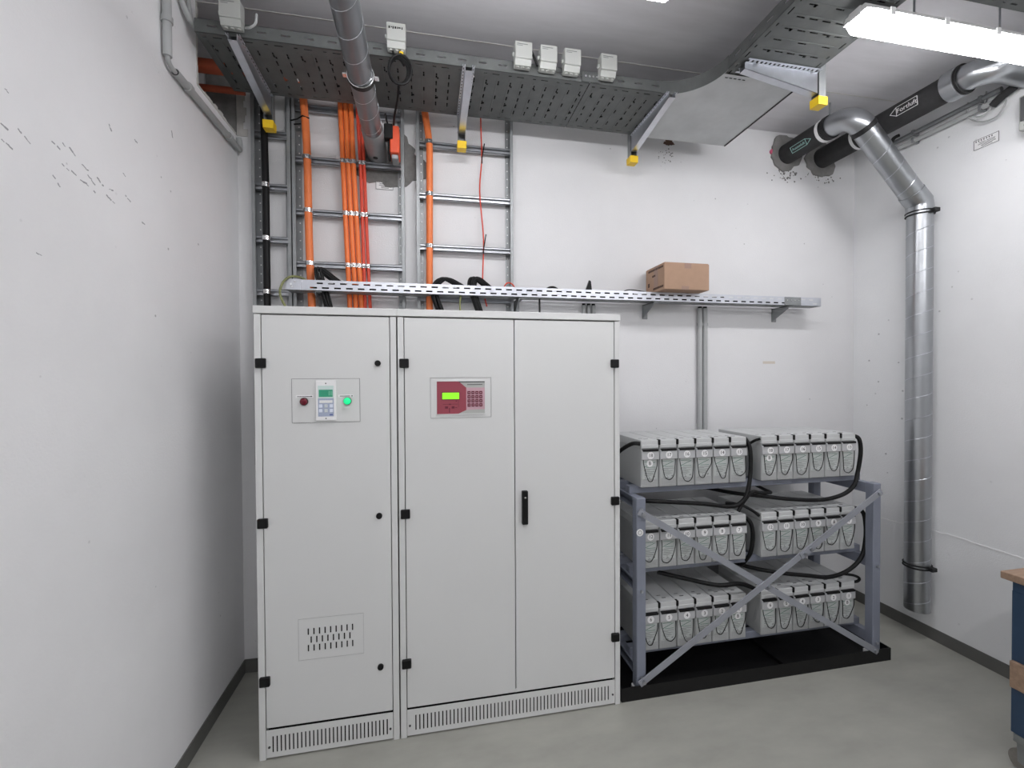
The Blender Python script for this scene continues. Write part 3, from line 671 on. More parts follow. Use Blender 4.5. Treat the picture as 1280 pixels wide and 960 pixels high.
# black cable bundles between cabinets and wall tray
def bundle(name, paths, r, m_, label):
    t = thing(name, label, 'cable', paths[0][0])
    for p in paths: MB().tube(spline(p, 7), r, 8).build('strand', m_, t, True)
    return t
def hump(pts, n_, spread, r_, m_, label, seed):
    rr_ = random.Random(seed); ps = []; nn = n_
    for i in range(n_):
        a_ = 2*PI*i/n_; o_ = (spread*math.cos(a_), spread*.7*math.sin(a_)); ps.append([(p[0]+o_[0]*(1+.5*k_*.2)+rr_.uniform(-.004, .004), p[1]+o_[1], p[2]+(o_[1]*.6 if 0 < k_ < len(pts)-1 else 0)) for k_, p in enumerate(pts)])
    return bundle('cable_bundle', ps, r_, m_, label)
hump([(-.525, 2.585, 2.001), (-.53, 2.60, 2.06), (-.550, 2.605, 2.15), (-.575, 2.608, 2.24), (-.588, 2.610, 2.292), (-.572, 2.614, 2.292), (-.520, 2.618, 2.250), (-.455, 2.62, 2.200)], 7, .013, .0065, 'bcable', 'fan of black cables bent over the tray beside the thick orange conduit', 1)
hump([(.100, 2.585, 2.001), (.080, 2.60, 2.08), (.055, 2.605, 2.17), (.068, 2.608, 2.235), (.110, 2.612, 2.266), (.170, 2.616, 2.245), (.245, 2.62, 2.20)], 6, .013, .0085, 'bcable', 'black cables humped over the tray between orange conduit and red wire', 2)
hump([(.335, 2.585, 2.001), (.315, 2.60, 2.07), (.285, 2.605, 2.17), (.272, 2.608, 2.235), (.292, 2.612, 2.276), (.340, 2.616, 2.25), (.400, 2.62, 2.20)], 6, .014, .0088, 'bcable', 'upright black cables humped over the tray in front of thin red wire', 3)
cable('earth_wire', [(-.60, 2.60, 2.185), (-.66, 2.58, 2.232), (-.72, 2.565, 2.235), (-.757, 2.55, 2.19), (-.762, 2.545, 2.12), (-.700, 2.54, 2.001)], .0062, 'gy', 'green and yellow earth wire looping off left end of the wall tray', 'wire')
cable('earth_wire', [(.205, 2.60, 2.172), (.195, 2.55, 2.10), (.20, 2.50, 2.001)], .005, 'gy', 'green and yellow earth wire between the two humped black bundles', 'wire')
cable('red_wire', [(.45, 2.61, 2.19), (.475, 2.60, 2.245), (.505, 2.60, 2.252), (.53, 2.60, 2.225), (.535, 2.61, 2.185)], .004, 'red', 'small loop of red wire above the tray at the ladder rail', 'wire')
cable('black_cable', [(.70, 2.61, 2.18), (.73, 2.60, 2.222), (.765, 2.60, 2.236), (.80, 2.60, 2.222), (.83, 2.61, 2.18)], .008, 'bcable', 'small black cable hump peeking above the wall tray', 'cable')
m = MB().prism([(.965, 2.172), (.99, 2.23), (1.012, 2.292), (1.022, 2.285), (1.028, 2.23), (1.035, 2.172)], 2.61, 2.628, 'y')
tag(m.build('cable_end', 'black', None, loc=(1.0, 2.62, 2.172)), 'pointed black cable end standing up in the wall tray', 'cable')
cable('grey_wire', [(1.18, 2.61, 2.19), (1.26, 2.60, 2.236), (1.36, 2.60, 2.232), (1.43, 2.61, 2.222)], .003, 'bcable', 'thin dark wire lying on the tray left of the cardboard box', 'wire')
cable('hanging_rod', [(.69, 2.62, 2.165), (.685, 2.60, 2.10), (.68, 2.58, 2.001)], .006, 'bcable', 'short dark cable between the wall tray and the wide cabinet', 'cable')

# ------------------------------------------------------------------ conduits on the back wall
def conduit(x, z0, z1, label, r=.0165, bush=True):
    t = thing('conduit', label, 'conduit', (x, YB-.02, z0), 'grey conduits on the back wall')
    MB().cyl((x, YB-r-.004, z0), (x, YB-r-.004, z1), r, 18).build('tube', 'pvc', t, True)
    MB().band((x, YB-r-.004, (z1-.11)), (0, 0, 1), r, .018, .004, 18).build('clip', 'pvc', t, True)
    if bush: MB().cyl((x, YB-r-.004, z1), (x, YB-r-.004, z1+.012), r*.8, 14).build('bushing', 'black', t, True)
conduit(1.853, .9, 2.152, 'left of two grey conduits running down behind the batteries')
conduit(1.892, .9, 2.152, 'right of two grey conduits running down behind the batteries')
for i, x in enumerate((1.012, 1.045, 1.078)): conduit(x, 1.5, 2.150, ['left', 'middle', 'right'][i]+' of three short grey conduits behind top right corner of wide cabinet', .014)

# ------------------------------------------------------------------ overhead cable tray
OZ = 3.205
ot = thing('overhead_cable_tray', 'wide perforated galvanised cable tray below the ceiling turning towards the viewer', 'cable tray', (.3, 2.37, OZ))
def tray_run(u0, u1, wv0, wv1, along, name, OZ=OZ):
    """perforated bottom between u0..u1 along the run and wv0..wv1 across"""
    T = (lambda u, v, w_: (v, u, OZ+w_)) if along == 'x' else (lambda u, v, w_: (u, v, OZ+w_))
    W = wv1-wv0; bands = []; v = u0; i = 0
    while v < u1-.001:
        e = min(v+.020, u1); bands.append((v, e, wv0, wv1, [(wv0+.022, wv0+.028), (wv1-.028, wv1-.022)] if i % 2 else [])); v = e
        if v >= u1: break
        e = min(v+.016, u1); bands.append((v, e, wv0, wv1, [(wv0+.022, wv0+.028), (wv1-.028, wv1-.022)])); v = e
        if v >= u1: break
        e = min(v+.007, u1); n_ = 5; L = (W-.12)/n_
        rr_ = random.Random(i); hs = [(wv0+.06+q*L+.012, wv0+.06+(q+1)*L-.012) for q in range(n_) if not (i % 3 == 0 and q in (1, 3))]
        bands.append((v, e, wv0, wv1, hs)); v = e
        if v >= u1: break
        e = min(v+.020, u1); hs = [] if i % 2 else [(wv0+.10, wv0+.112), (wv1-.15, wv1-.135)]; bands.append((v, min(v+.008, u1), wv0, wv1, hs))
        bands.append((min(v+.008, u1), e, wv0, wv1, [])); v = e; i += 1
    m = MB(); perf(m, T, bands, .0015); p = m.build(name, 'trayst', ot)
    # stamped transverse ribs
    m = MB(); v = u0+.03; 
    while v < u1-.02:
        if along == 'x': m.bbox(v-.0035, v+.0035, wv0+.05, wv1-.05, OZ-.0015, OZ, .0006, 1)
        else: m.bbox(wv0+.05, wv1-.05, v-.0035, v+.0035, OZ-.0015, OZ, .0006, 1)
        v += .063
    m.build('stamped_ribs', 'trayst', p)
    for side in (0, 1):
        c = wv0 if side == 0 else wv1-.0016
        m = MB(); T2 = (lambda u, v_, w_: (u, c+w_, v_)) if along == 'x' else (lambda u, v_, w_: (c+w_, u, v_))
        holes = rim_holes(u0, u1, 0, .10, .04)
        perf(m, T2, [(OZ, OZ+.028, u0, u1, []), (OZ+.028, OZ+.036, u0, u1, holes), (OZ+.036, OZ+.06, u0, u1, [])]); 
        m.build('side_rim', 'trayst', ot)
        d = -.012 if side else .012
        m = MB(); xa, xb = sorted((c, c+d))
        (m.box(u0, u1, xa, xb, OZ+.0585, OZ+.06) if along == 'x' else m.box(xa, xb, u0, u1, OZ+.0585, OZ+.06)); m.build('rim_lip', 'galv', ot)
tray_run(-.985, .842, 2.165, 2.570, 'x', 'tray_section')
tray_run(.846, 1.315, 2.165, 2.570, 'x', 'tray_section')
tray_run(-1.9, 1.965, 1.48, 1.925, 'y', 'tray_section')
tray_run(1.93, 3.12, 1.04, 1.487, 'x', 'tray_branch', OZ+.085)
for i in range(12):
    rr_ = random.Random(i+50); y_ = 2.185+i*.0335; x_ = 1.50+(11-i)*.0355; z_ = OZ+.0185; r_ = .0165
    xs = -.60 if 6 < i < 11 else -.95
    if i in (0, 11): continue
    cx_, cy_ = x_-.16, y_-.16
    pts_ = [(xs, y_, z_)]+[(cx_+.16*math.sin(a), cy_+.16*math.cos(a), z_) for a in [PI/2*q/8 for q in range(9)]]+[(x_, -1.85, z_)]
    tag(MB().tube(pts_, r_, 8).build('black_cable', 'bcable', None, True, loc=pts_[0]), 'black cable lying in the overhead cable tray, seen through its slots', 'cable', 'cables lying in the overhead tray')
for i in range(11):   # branch
    y_ = 1.075+i*.037
    tag(MB().tube([(1.96, y_, OZ+.1045), (3.10, y_, OZ+.1045)], .0175, 8).build('black_cable', 'bcable', None, True, loc=(1.96, y_, OZ+.085)), 'black cable lying in the short tray branch above the right luminaire', 'cable', 'cables lying in the tray branch')
# flat bend plate with curved inner rim
ar = arc((1.25, 1.935, 0), .23, (0, 1, 0), (1, 0, 0), 0, PI/2, 14)
poly = [(1.30, 2.575), (1.935, 2.575), (1.925, 1.965), (1.48, 1.965)]+[(p.x, p.y) for p in reversed(ar) if p.x > 1.301]+[(1.30, 2.160)]
MB().prism(poly, OZ-.006, OZ-.003, 'z').build('bend_plate', 'sheet', ot)
m = MB()
for a, b in zip(ar, ar[1:]):
    c = (a+b)/2; d = (b-a)/2; n_ = Vector((-d.y, d.x, 0)).normalized()*.001
    m.obox((c.x, c.y, OZ+.03), d*1.02, n_, (0, 0, .034))
m.build('curved_rim', 'trayst', ot)
MB().box(1.30, 1.93, 2.57, 2.573, OZ-.003, OZ+.06).box(1.925, 1.928, 1.965, 2.573, OZ-.003, OZ+.06).build('outer_rim', 'trayst', ot)
MB().obox((1.9325, 2.27, OZ-.006), (.005, .302, 0), (-.003, .00005, 0), (0, 0, .004)).build('plate_edge', 'rubber', ot)
m = MB()
for i in range(16): m.box(1.325, 1.329, 2.20+i*.023, 2.214+i*.023, OZ-.0068, OZ-.0055)
for i in range(5): m.box(1.50+i*.025, 1.515+i*.025, 1.985, 1.990, OZ-.0068, OZ-.0055)
m.build('plate_slots', 'dark', ot)
MB().box(.80, .90, 2.160, 2.165, OZ+.004, OZ+.056).build('joint_plate', 'trayst', ot)
m = MB()
for x in (.82, .84, .86, .88): m.cyl((x, 2.156, OZ+.03), (x, 2.160, OZ+.03), .006, 8)
m.build('joint_bolts', 'chrome', ot)

# pendants with cantilever arms
def pendant(label, base, adir, L, arm_m='galvb', fw=.006):
    """base: foot of the hanging channel; adir: unit direction of the arm"""
    x, y, z0 = base; a = Vector(adir); s_ = Vector((-a.y, a.x, 0))
    t = thing('tray_support', label, 'bracket', base, 'tray supports with yellow end caps')
    c = Vector((x, y, 0)); m = MB()
    zm = (z0+.012+ZC)/2; hz = (ZC-z0-.012)/2
    m.obox(c+Vector((0, 0, zm))-a*.020, a*.0015, s_*.020, (0, 0, hz))
    for sg in (-1, 1): m.obox(c+Vector((0, 0, zm))+s_*sg*.0205, a*.020, s_*.0015, (0, 0, hz))
    m.build('channel', 'galvd', t)
    MB().obox(c+Vector((0, 0, ZC-.003)), a*.05, s_*.05, (0, 0, .003)).build('ceiling_plate', 'galvd', t)
    m = MB()
    m.obox(c+Vector((0, 0, z0+.012)), a*.026, s_*.026, (0, 0, .012)).obox(c+Vector((0, 0, z0+.030))+a*.024, a*.003, s_*.026, (0, 0, .012))
    m.obox(c+Vector((0, 0, z0+.028))+s_*.024, a*.026, s_*.003, (0, 0, .012)); m.obox(c+Vector((0, 0, z0+.028))-s_*.024, a*.026, s_*.003, (0, 0, .012))
    m.build('end_cap', 'yellow', t)
    # tapering arm: folded channel, deep at the post
    zt = OZ-.005; p0 = c+a*.026; p1 = c+a*L; m = MB()
    for sg in (-1, 1):
        o_ = s_*sg*.019
        q = [p0+o_+Vector((0, 0, zt-.100)), p0+o_+Vector((0, 0, zt)), p1+o_+Vector((0, 0, zt)), p1+o_+Vector((0, 0, zt-.03))]
        m.add(q+[v-s_*sg*.002 for v in q], [(0,1,2,3), (7,6,5,4), (0,4,5,1), (1,5,6,2), (2,6,7,3), (3,7,4,0)])
    q = [p0-s_*.019+Vector((0, 0, zt-.100)), p0+s_*.019+Vector((0, 0, zt-.100)), p1+s_*.019+Vector((0, 0, zt-.03)), p1-s_*.019+Vector((0, 0, zt-.03))]
    m.add(q+[v+Vector((0, 0, .002)) for v in q], [(0,1,2,3), (7,6,5,4), (0,4,5,1), (1,5,6,2), (2,6,7,3), (3,7,4,0)])
    ar_ = m.build('arm', arm_m, t)
    # perforated top flanges
    for sg in (-1, 1):
        m = MB(); n_ = int(L/.025)
        for i in range(n_):
            f0 = .03+i*(L-.03)/n_; f1 = f0+(L-.03)/n_
            fm = f0+(f1-f0)*.5
            m.obox(c+a*((f0+fm)/2)+s_*sg*(.018+fw)+Vector((0, 0, zt-.001)), a*(fm-f0)/2, s_*fw, (0, 0, .001))
            for off in (-.73*fw, .73*fw): m.obox(c+a*((fm+f1)/2)+s_*(sg*(.018+fw)+off)+Vector((0, 0, zt-.001)), a*(f1-fm)/2, s_*.27*fw, (0, 0, .001))
        m.build('perforated_flange', arm_m, t)
    m = MB()
    for f0 in (.07, L-.06): m.tube([c+a*f0+s_*.028+Vector((0, 0, zt-.012)), c+a*f0+s_*.028+Vector((0, 0, zt))], .006, 6)
    m.build('bolt', 'chrome', t)
    return t
pendant('tray support with yellow cap nearest the left wall', (-.824, 2.60, 3.032), (0, -1, 0), .46)
pendant('tray support with yellow cap in front of the right-hand ladder', (.2155, 2.60, 3.022), (0, -1, 0), .46)
pendant('tray support with yellow cap just left of the plain bend plate', (1.298, 2.60, 3.036), (0, -1, 0), .46)
pendant('tray support with yellow cap on the run heading towards the viewer', (1.965, 1.895, 3.045), (-1, 0, 0), .44, fw=.016)

# junction boxes on the tray rim
def jbox(x, label, marks=0):
    t = thing('junction_box', label, 'junction box', (x, 2.15, 3.215), 'junction boxes on the overhead tray')
    b_ = MB().bbox(x-.043, x+.043, 2.105, 2.157, 3.245, 3.325, .004).build('box', 'plastic', t)
    m = MB(); m.prism([(2.112, 3.246), (2.157, 3.246), (2.157, 3.220), (2.124, 3.220)], x-.042, x+.040, 'x'); m.build('gland_skirt', 'plastic', t)
    for i in range(3): MB().cyl((x-.026+i*.026, 2.138, 3.214), (x-.026+i*.026, 2.138, 3.222), .009, 12).build('gland', 'plastic', t, True)
    m = MB(); rr_ = random.Random(int(x*100)); xx = x-.034
    if marks:
        while xx < x+.03: d = rr_.uniform(.004, .010); h = rr_.uniform(.004, .010); m.box(xx, xx+d, 2.1042, 2.106, 3.303-h, 3.303+h*.3); xx += d+rr_.uniform(.001, .005)
    else:
        m.box(x-.034, x+.02, 2.1044, 2.106, 3.309, 3.3125).box(x-.034, x-.005, 2.1044, 2.106, 3.302, 3.3045)
    m.build('box_print', 'black' if marks else 'greyp', b_)
    MB().cyl((x-.052, 2.135, 3.275), (x-.043, 2.135, 3.275), .010, 12).build('gland', 'plastic', t, True)
    return t
jbox(-.822, 'weathered grey junction box on the tray at the far left')
jbox(-.124, 'grey junction box with bold black print beside the round duct', 1)
jbox(.481, 'leftmost of three grey junction boxes close together on the tray')
jbox(.609, 'middle of three grey junction boxes close together on the tray')
jbox(.733, 'rightmost of three grey junction boxes close together on the tray')
jbox(.927, 'single grey junction box on the tray near the plate joint')
cable('grey_lead', [(-.77, 2.14, 3.23), (-.745, 2.12, 3.222), (-.72, 2.11, 3.235), (-.715, 2.11, 3.275)], .005, 'pvc', 'short grey lead curling from the far left junction box', 'cable')
cable('box_lead', [(.525, 2.13, 3.30), (.545, 2.135, 3.265), (.558, 2.14, 3.24)], .006, 'bcable', 'dark lead between the first two of three junction boxes', 'cable')
# black cable coil below the printed junction box
t = thing('cable_coil', 'coil of black cable hanging below the printed junction box', 'cable', (-.12, 2.13, 3.2))
for i in range(3):
    pts = [(-.115+(.043+.004*i)*math.sin(a)+.004*i, 2.118-.006*i, 3.112+(.060+.004*i)*math.cos(a)) for a in [2*PI*j/20 for j in range(21)]]
    MB().tube(pts, .0065, 8).build('winding', 'bcable', t, True)
MB().tube(spline([(-.142, 2.138, 3.214), (-.135, 2.125, 3.19), (-.105, 2.12, 3.165), (-.09, 2.118, 3.14)], 6), .0055, 8).build('lead', 'bcable', t, True)
MB().tube(spline([(-.112, 2.138, 3.214), (-.10, 2.125, 3.19), (-.085, 2.12, 3.165), (-.07, 2.118, 3.12)], 6), .0055, 8).build('lead', 'bcable', t, True)
MB().bbox(-.112, -.094, 2.126, 2.142, 3.185, 3.212, .002, 1).build('yellow_tag', 'yellow', t)
MB().tube(spline([(-.115, 2.12, 3.05), (-.125, 2.2, 3.035), (-.15, 2.35, 3.04), (-.165, 2.50, 3.075)], 6), .0055, 8).build('lead', 'bcable', t, True)

# ------------------------------------------------------------------ round ducts
def helix(mb, a, b, R, pitch, r=.0016):
    a, b = Vector(a), Vector(b); ax = (b-a); L = ax.length; ax.normalize()
    q = Vector((0, 0, 1)) if abs(ax.z) < .9 else Vector((1, 0, 0)); u = ax.cross(q).normalized(); v = ax.cross(u)
    n_ = int(L/pitch*18); mb.tube([a+ax*(L*i/n_)+(u*math.cos(2*PI*i/18)+v*math.sin(2*PI*i/18))*R for i in range(n_+1)], r, 5); return mb
def clampring(t, c, axis, R, stem_to=None, name='pipe_clamp'):
    o = MB().band(c, axis, R, .022, .004, 28).build(name, 'rubber', t, True)
    if stem_to: MB().cyl(stem_to[0], stem_to[1], .005, 8).build('clamp_stem', 'galv', o, True)
    return o
DX, DZ, DR = -.270, 3.000, .052
d1 = thing('ventilation_duct', 'straight spiral steel duct running below the tray into the back wall', 'duct', (DX, YB, DZ))
MB().tube([(DX, -1.0, DZ), (DX, 2.56, DZ)], DR, 32).build('pipe', 'ductd', d1, True)
helix(MB(), (DX, -.9, DZ), (DX, 2.4, DZ), DR, .13).build('spiral_seam', 'galvb', d1, True)
MB().tube([(DX, 2.42, DZ), (DX, 2.425, DZ), (DX, 2.70, DZ), (DX, 2.72, DZ)], [DR+.001, DR+.005, DR+.005, DR+.003], 32).build('fire_damper', 'galvd', d1, True)
MB().cyl((DX-.005, 2.62, DZ-DR-.008), (DX-.005, 2.62, DZ-DR), .013, 12).build('damper_plug', 'rubber', d1, True)
for y in (2.02, 1.0): 
    k_ = MB().band((DX, y, DZ), (0, 1, 0), DR, .03, .004, 32).build('pipe_clamp', 'rubber', d1, True)
    MB().ring((DX, y-.016, DZ), (0, 1, 0), DR+.004, .003, 30).build('clamp_edge', 'chrome', k_, True)
    for sg in (-1, 1): MB().bbox(DX+sg*(DR+.014)-.010, DX+sg*(DR+.014)+.010, y-.012, y+.012, DZ-.003, DZ+.004, .001, 1).build('clamp_lug', 'chrome', k_)
    MB().cyl((DX, y, DZ+DR), (DX, y, ZC if y < 2 else OZ-.002), .005, 8).build('clamp_stem', 'galv', k_, True)
ac = thing('damper_actuator', 'orange-red damper actuator with black bracket beside the straight duct', 'actuator', (-.16, 2.6, 2.95))
MB().bbox(-.185, -.135, 2.48, 2.60, 2.915, 3.062, .008, 3).build('motor_housing', 'actor', ac)
MB().bbox(-.198, -.186, 2.50, 2.59, 2.91, 3.065, .003, 1).build('bracket', 'black', ac)
MB().bbox(-.215, -.168, 2.47, 2.52, 2.985, 3.065, .006, 2).build('terminal_box', 'black', ac)
MB().tube([(-.192, 2.50, 3.06), (-.200, 2.49, 3.085), (-.208, 2.48, 3.12)], .005, 8).build('lever', 'black', ac)
MB().bbox(-.178, -.142, 2.50, 2.58, 2.890, 2.915, .004, 1).build('lower_foot', 'galvd', ac)

# supply duct: out of the back wall, elbow, slanting run, vertical drop at the right wall
r1, EX, EZ, EY = .066, 2.552, 3.275, 2.225
VX = 3.066
d2 = thing('supply_duct', 'silver spiral duct leaving the wall, bending and dropping down the right wall', 'duct', (VX, EY, .19))
MB().tube([(EX, YB+.0, EZ), (EX, 2.40, EZ)], r1+.003, 32).build('insulated_section', 'foam', d2, True)
MB().band((EX, 2.415, EZ), (0, 1, 0), r1+.003, .02, .004, 32).build('pipe_clamp', 'white', d2, True)
MB().band((EX, 2.378, EZ), (0, 1, 0), r1-.001, .03, .008, 32).build('pipe_clamp', 'rubber', d2, True)
MB().cyl((EX, 2.378, EZ+r1), (EX, 2.378, ZC), .005, 8).build('hanger_rod', 'galvd', d2, True)
s45 = math.sqrt(.5); dv = Vector((s45, 0, -s45)); Rb = .105
cc = Vector((EX, EY+Rb, EZ))+dv*Rb
el = [Vector((EX, 2.40, EZ)), Vector((EX, 2.36, EZ))]+[cc-dv*Rb*math.cos(a)+Vector((0, -1, 0))*Rb*math.sin(a) for a in [PI/2*i/12 for i in range(13)]]
end1 = el[-1]
MB().tube(el, r1, 32).build('elbow', 'duct', d2, True)
tl = (VX-.02-end1.x)/dv.x; P2 = end1+dv*tl
MB().tube([end1, P2-dv*.02], r1-.001, 32).build('slanting_pipe', 'duct', d2, True)
helix(MB(), end1+dv*.05, P2-dv*.06, r1-.001, .13, .002).build('spiral_seam', 'galvb', d2, True)
MB().band(end1+dv*.01, dv, r1, .03, .003, 32).build('dark_band', 'rubber', d2, True)
be = [P2-dv*.07, P2-dv*.035, P2+Vector((.012, 0, -.006)), Vector((VX, EY, P2.z-.05)), Vector((VX, EY, P2.z-.09))]
MB().tube(be, r1+.003, 32).build('lower_elbow', 'duct', d2, True)
ztop = P2.z-.08
MB().tube([(VX, EY, .19), (VX, EY, ztop)], r1-.001, 32).build('vertical_pipe', 'duct', d2, True)
helix(MB(), (VX, EY, .20), (VX, EY, ztop-.05), r1-.001, .13, .002).build('spiral_seam', 'galvb', d2, True)
for z in (2.70, .475):
    k_ = MB().ring((VX, EY, z+.009), (0, 0, 1), r1+.003, .0045, 32).ring((VX, EY, z-.009), (0, 0, 1), r1+.003, .0045, 32).build('wall_clamp', 'rubber', d2, True)
    MB().bbox(VX-.01, VX+.03, EY-r1-.028, EY-r1-.002, z-.012, z+.012, .003, 1).build('clamp_lug', 'rubber', k_)
    MB().cyl((VX+r1, EY, z), (XR, EY, z), .006, 8).build('clamp_stem', 'galv', k_, True)
def arrow(t, x, y0, y1, z, hz, m_, word, tip, R, ang=.55):
    """flow label stuck on the pipe flank that faces the room; tip = +1 points to smaller y"""
    # follow the pipe surface: a strip around angle 200..235 deg
    nrm = Vector((-math.cos(ang), 0, -math.sin(ang))); c = Vector((x, 0, z))+nrm*(R+.0012); up = Vector((-math.sin(ang), 0, math.cos(ang)))
    ya, yb = (y1, y0) if tip > 0 else (y0, y1)      # tail, tip
    yn = yb+(ya-yb)*.24
    def line(p, q, wd=.0028):
        A_ = c+Vector((0, p[0], 0))+up*p[1]; B_ = c+Vector((0, q[0], 0))+up*q[1]; d = (B_-A_); L = d.length; d.normalize(); s_ = nrm.cross(d)
        return (A_+B_)/2, d*(L/2+wd/2), s_*wd/2, nrm*.0006
    m = MB()
    for p, q in (((ya, -hz), (ya, hz)), ((ya, -hz), (yn, -hz)), ((ya, hz), (yn, hz)), ((yn, hz), (yb, 0)), ((yn, -hz), (yb, 0)), ((yn, -hz), (yn, hz))): m.obox(*line(p, q))
    l_ = m.build('flow_arrow', m_, t)
    text(word, hz*1.45 if len(word) < 9 else hz*1.2, m_, c+Vector((0, (ya+yn)/2, 0))+nrm*.0004, (0, -1, 0), up, t, 'flow_word')
M['mint'] = mat('mint print', (170, 214, 206), .6)
arrow(d2, EX, 2.46, 2.615, EZ, .020, 'mint', 'Aussenluft', 1, r1+.003, .5)
# exhaust duct
FX, FZ = 2.850, 3.272
d3 = thing('exhaust_duct', 'black insulated duct marked with white arrow running along the right wall', 'duct', (FX, YB, FZ))
MB().tube([(FX, YB, FZ), (FX, 1.90, FZ)], r1+.004, 32).build('insulated_section', 'foam', d3, True)
MB().band((FX, 2.44, FZ), (0, 1, 0), r1+.004, .022, .004, 32).build('pipe_clamp', 'white', d3, True)
MB().band((FX, 2.42, FZ), (0, 1, 0), r1+.004, .016, .007, 32).build('pipe_clamp', 'rubber', d3, True)
MB().tube([(FX, 1.93, FZ), (FX, 1.925, FZ), (FX, 1.865, FZ), (FX, 1.86, FZ)], [r1+.004, r1+.016, r1+.016, r1+.006], 32).build('foil_collar', 'duct', d3, True)
MB().band((FX, 1.855, FZ), (0, 1, 0), r1+.004, .012, .010, 32).build('rubber_seal', 'rubber', d3, True)
ce = Vector((FX+.10, 1.85, FZ))
MB().tube([(FX, 1.865, FZ)]+[(FX+.10-.10*math.cos(a), 1.85-.10*math.sin(a), FZ) for a in [PI/2*i/10 for i in range(11)]]+[(XR, 1.75, FZ)], r1+.002, 32).build('elbow', 'duct', d3, True)
arrow(d3, FX, 2.035, 2.185, FZ, .025, 'white', 'Fortluft', -1, r1+.004, .12)
# thin pipes under the exhaust duct
for i, (x, z, lab) in enumerate(((3.118, 3.255, 'upper thin grey pipe along the right wall below the black duct'), (3.118, 3.205, 'lower thin grey pipe along the right wall below the black duct'))):
    t = thing('thin_pipe', lab, 'pipe', (x, 1.9, z), 'thin pipes on the right wall')
    MB().cyl((x, 1.86, z), (x, 2.44, z), .014, 14).build('tube', 'pvc' if i else 'galvd', t, True)
    for y in (1.95, 2.3): MB().bbox(x-.016, XR, y-.008, y+.008, z-.017, z+.017, .002, 1).build('saddle', 'galvd', t)
t = thing('pipe_hook', 'dark hook-shaped strap at the end of the thin wall pipes', 'strap', (3.11, 2.41, 3.22))
MB().tube(spline([(3.09, 2.37, 3.275), (3.085, 2.40, 3.27), (3.085, 2.43, 3.235), (3.09, 2.45, 3.195)], 6), .011, 8).build('strap', 'foam', t, True)
cable('wire_loop', [(3.13, 2.02, 3.28), (3.12, 2.015, 3.20), (3.12, 1.98, 3.15), (3.12, 1.93, 3.12), (3.12, 1.88, 3.12), (3.12, 1.845, 3.17), (3.13, 1.85, 3.24)], .004, 'pvc', 'large loop of grey wire hanging on the right wall by the duct elbow', 'wire')
cable('wire_loop', [(3.13, 1.935, 3.29), (3.12, 1.935, 3.22)]+[(3.12, 1.945+.035*math.cos(a), 3.185+.026*math.sin(a)) for a in [2+2*PI*i/9 for i in range(10)]], .0035, 'pvc', 'small ring of grey wire hanging inside the larger wire loop', 'wire')
cable('damaged_pipe_end', [(3.11, 1.80, 3.23), (3.115, 1.86, 3.21), (3.12, 1.90, 3.19)], .020, 'foam', 'dark foam pipe end on the right wall above the wire loop', 'pipe')

# signs
def sign(label, c, xd, w_, h_):
    xd = Vector(xd); n_ = xd.cross(Vector((0, 0, 1))); t = thing('wall_sign', label, 'sign', c, 'small printed wall signs')
    c = Vector(c); MB().obox(c+n_*.001, xd*w_/2, n_*.0012, (0, 0, h_/2)).build('plate', 'white', t)
    m = MB(); q = c+n_*.0024; rr_ = random.Random(int(w_*999))
    for i in range(7): m.obox(q+xd*(-w_*.40+i*w_*.105)+Vector((0, 0, h_*.32)), xd*w_*.022, n_*.0003, (0, 0, h_*.075))
    for z, a, b in ((.10, -.28, -.02), (.08, .02, .36), (-.06, -.32, .36), (-.2, -.2, .38), (-.33, -.18, .25)): m.obox(q+xd*w_*(a+b)/2+Vector((0, 0, h_*z)), xd*w_*(b-a)/2, n_*.0003, (0, 0, h_*.025))
    for z, sx in ((.5, 0), (-.5, 0)): m.obox(q+Vector((0, 0, h_*z*.97)), xd*w_/2, n_*.0003, (0, 0, .0012))
    for sx in (-.5, .5): m.obox(q+xd*w_*sx*.98, xd*.0012, n_*.0003, (0, 0, h_/2))
    m.build('sign_print', 'print', t)
sign('small white printed sign on the back wall below the orange-red actuator', (-.236, YB-.002, 2.838), (1, 0, 0), .10, .055)
sign('small white printed sign on the right wall near the ceiling', (XR-.002, 1.945, 3.018), (0, -1, 0), .115, .055)
# box on the right wall
t = thing('wall_socket_box', 'grey wall-mounted box with dark flap at the right picture edge', 'box', (3.11, 1.72, 2.96))
MB().bbox(3.075, XR, 1.62, 1.765, 2.965, 3.145, .006).build('body', 'plastic', t)
MB().bbox(3.066, 3.076, 1.635, 1.755, 3.01, 3.135, .004).build('flap', mat('dark grey plastic', (84, 84, 86), .4), t)
MB().cyl((3.070, 1.735, 2.985), (3.076, 1.735, 2.985), .006, 10).build('screw', 'print', t)

# ------------------------------------------------------------------ left wall conduit and the orange ends in the opening
lc = thing('corner_conduit', 'grey conduit on the left wall bending along the edge of the opening', 'conduit', (XL+.02, 2.06, 3.0))
cxx = XL+.020
MB().cyl((cxx, 2.014, 2.985), (cxx, 2.014, ZC), .016, 16).build('upright_tube', 'pvc', lc, True)
MB().tube(spline([(cxx, 2.014, 3.005), (cxx, 2.018, 2.975), (cxx, 2.035, 2.961), (cxx, 2.085, 2.958)], 6), .009, 12).build('bend', 'pvc', lc, True)
MB().tube([(cxx, 2.070, 2.959), (cxx, 2.60, 2.962), (cxx, 2.70, 2.964)], .016, 16).build('level_tube', 'pvc', lc, True)
MB().cyl((cxx, 2.0695, 2.959), (cxx, 2.0715, 2.959), .013, 12).build('tube_mouth', 'dark', lc)
MB().tube(spline([(cxx, 2.695, 2.964), (cxx, 2.712, 2.968), (cxx, 2.714, 2.995), (cxx-.004, 2.712, 3.03)], 6), .013, 12).build('end_bend', 'pvc', lc, True)
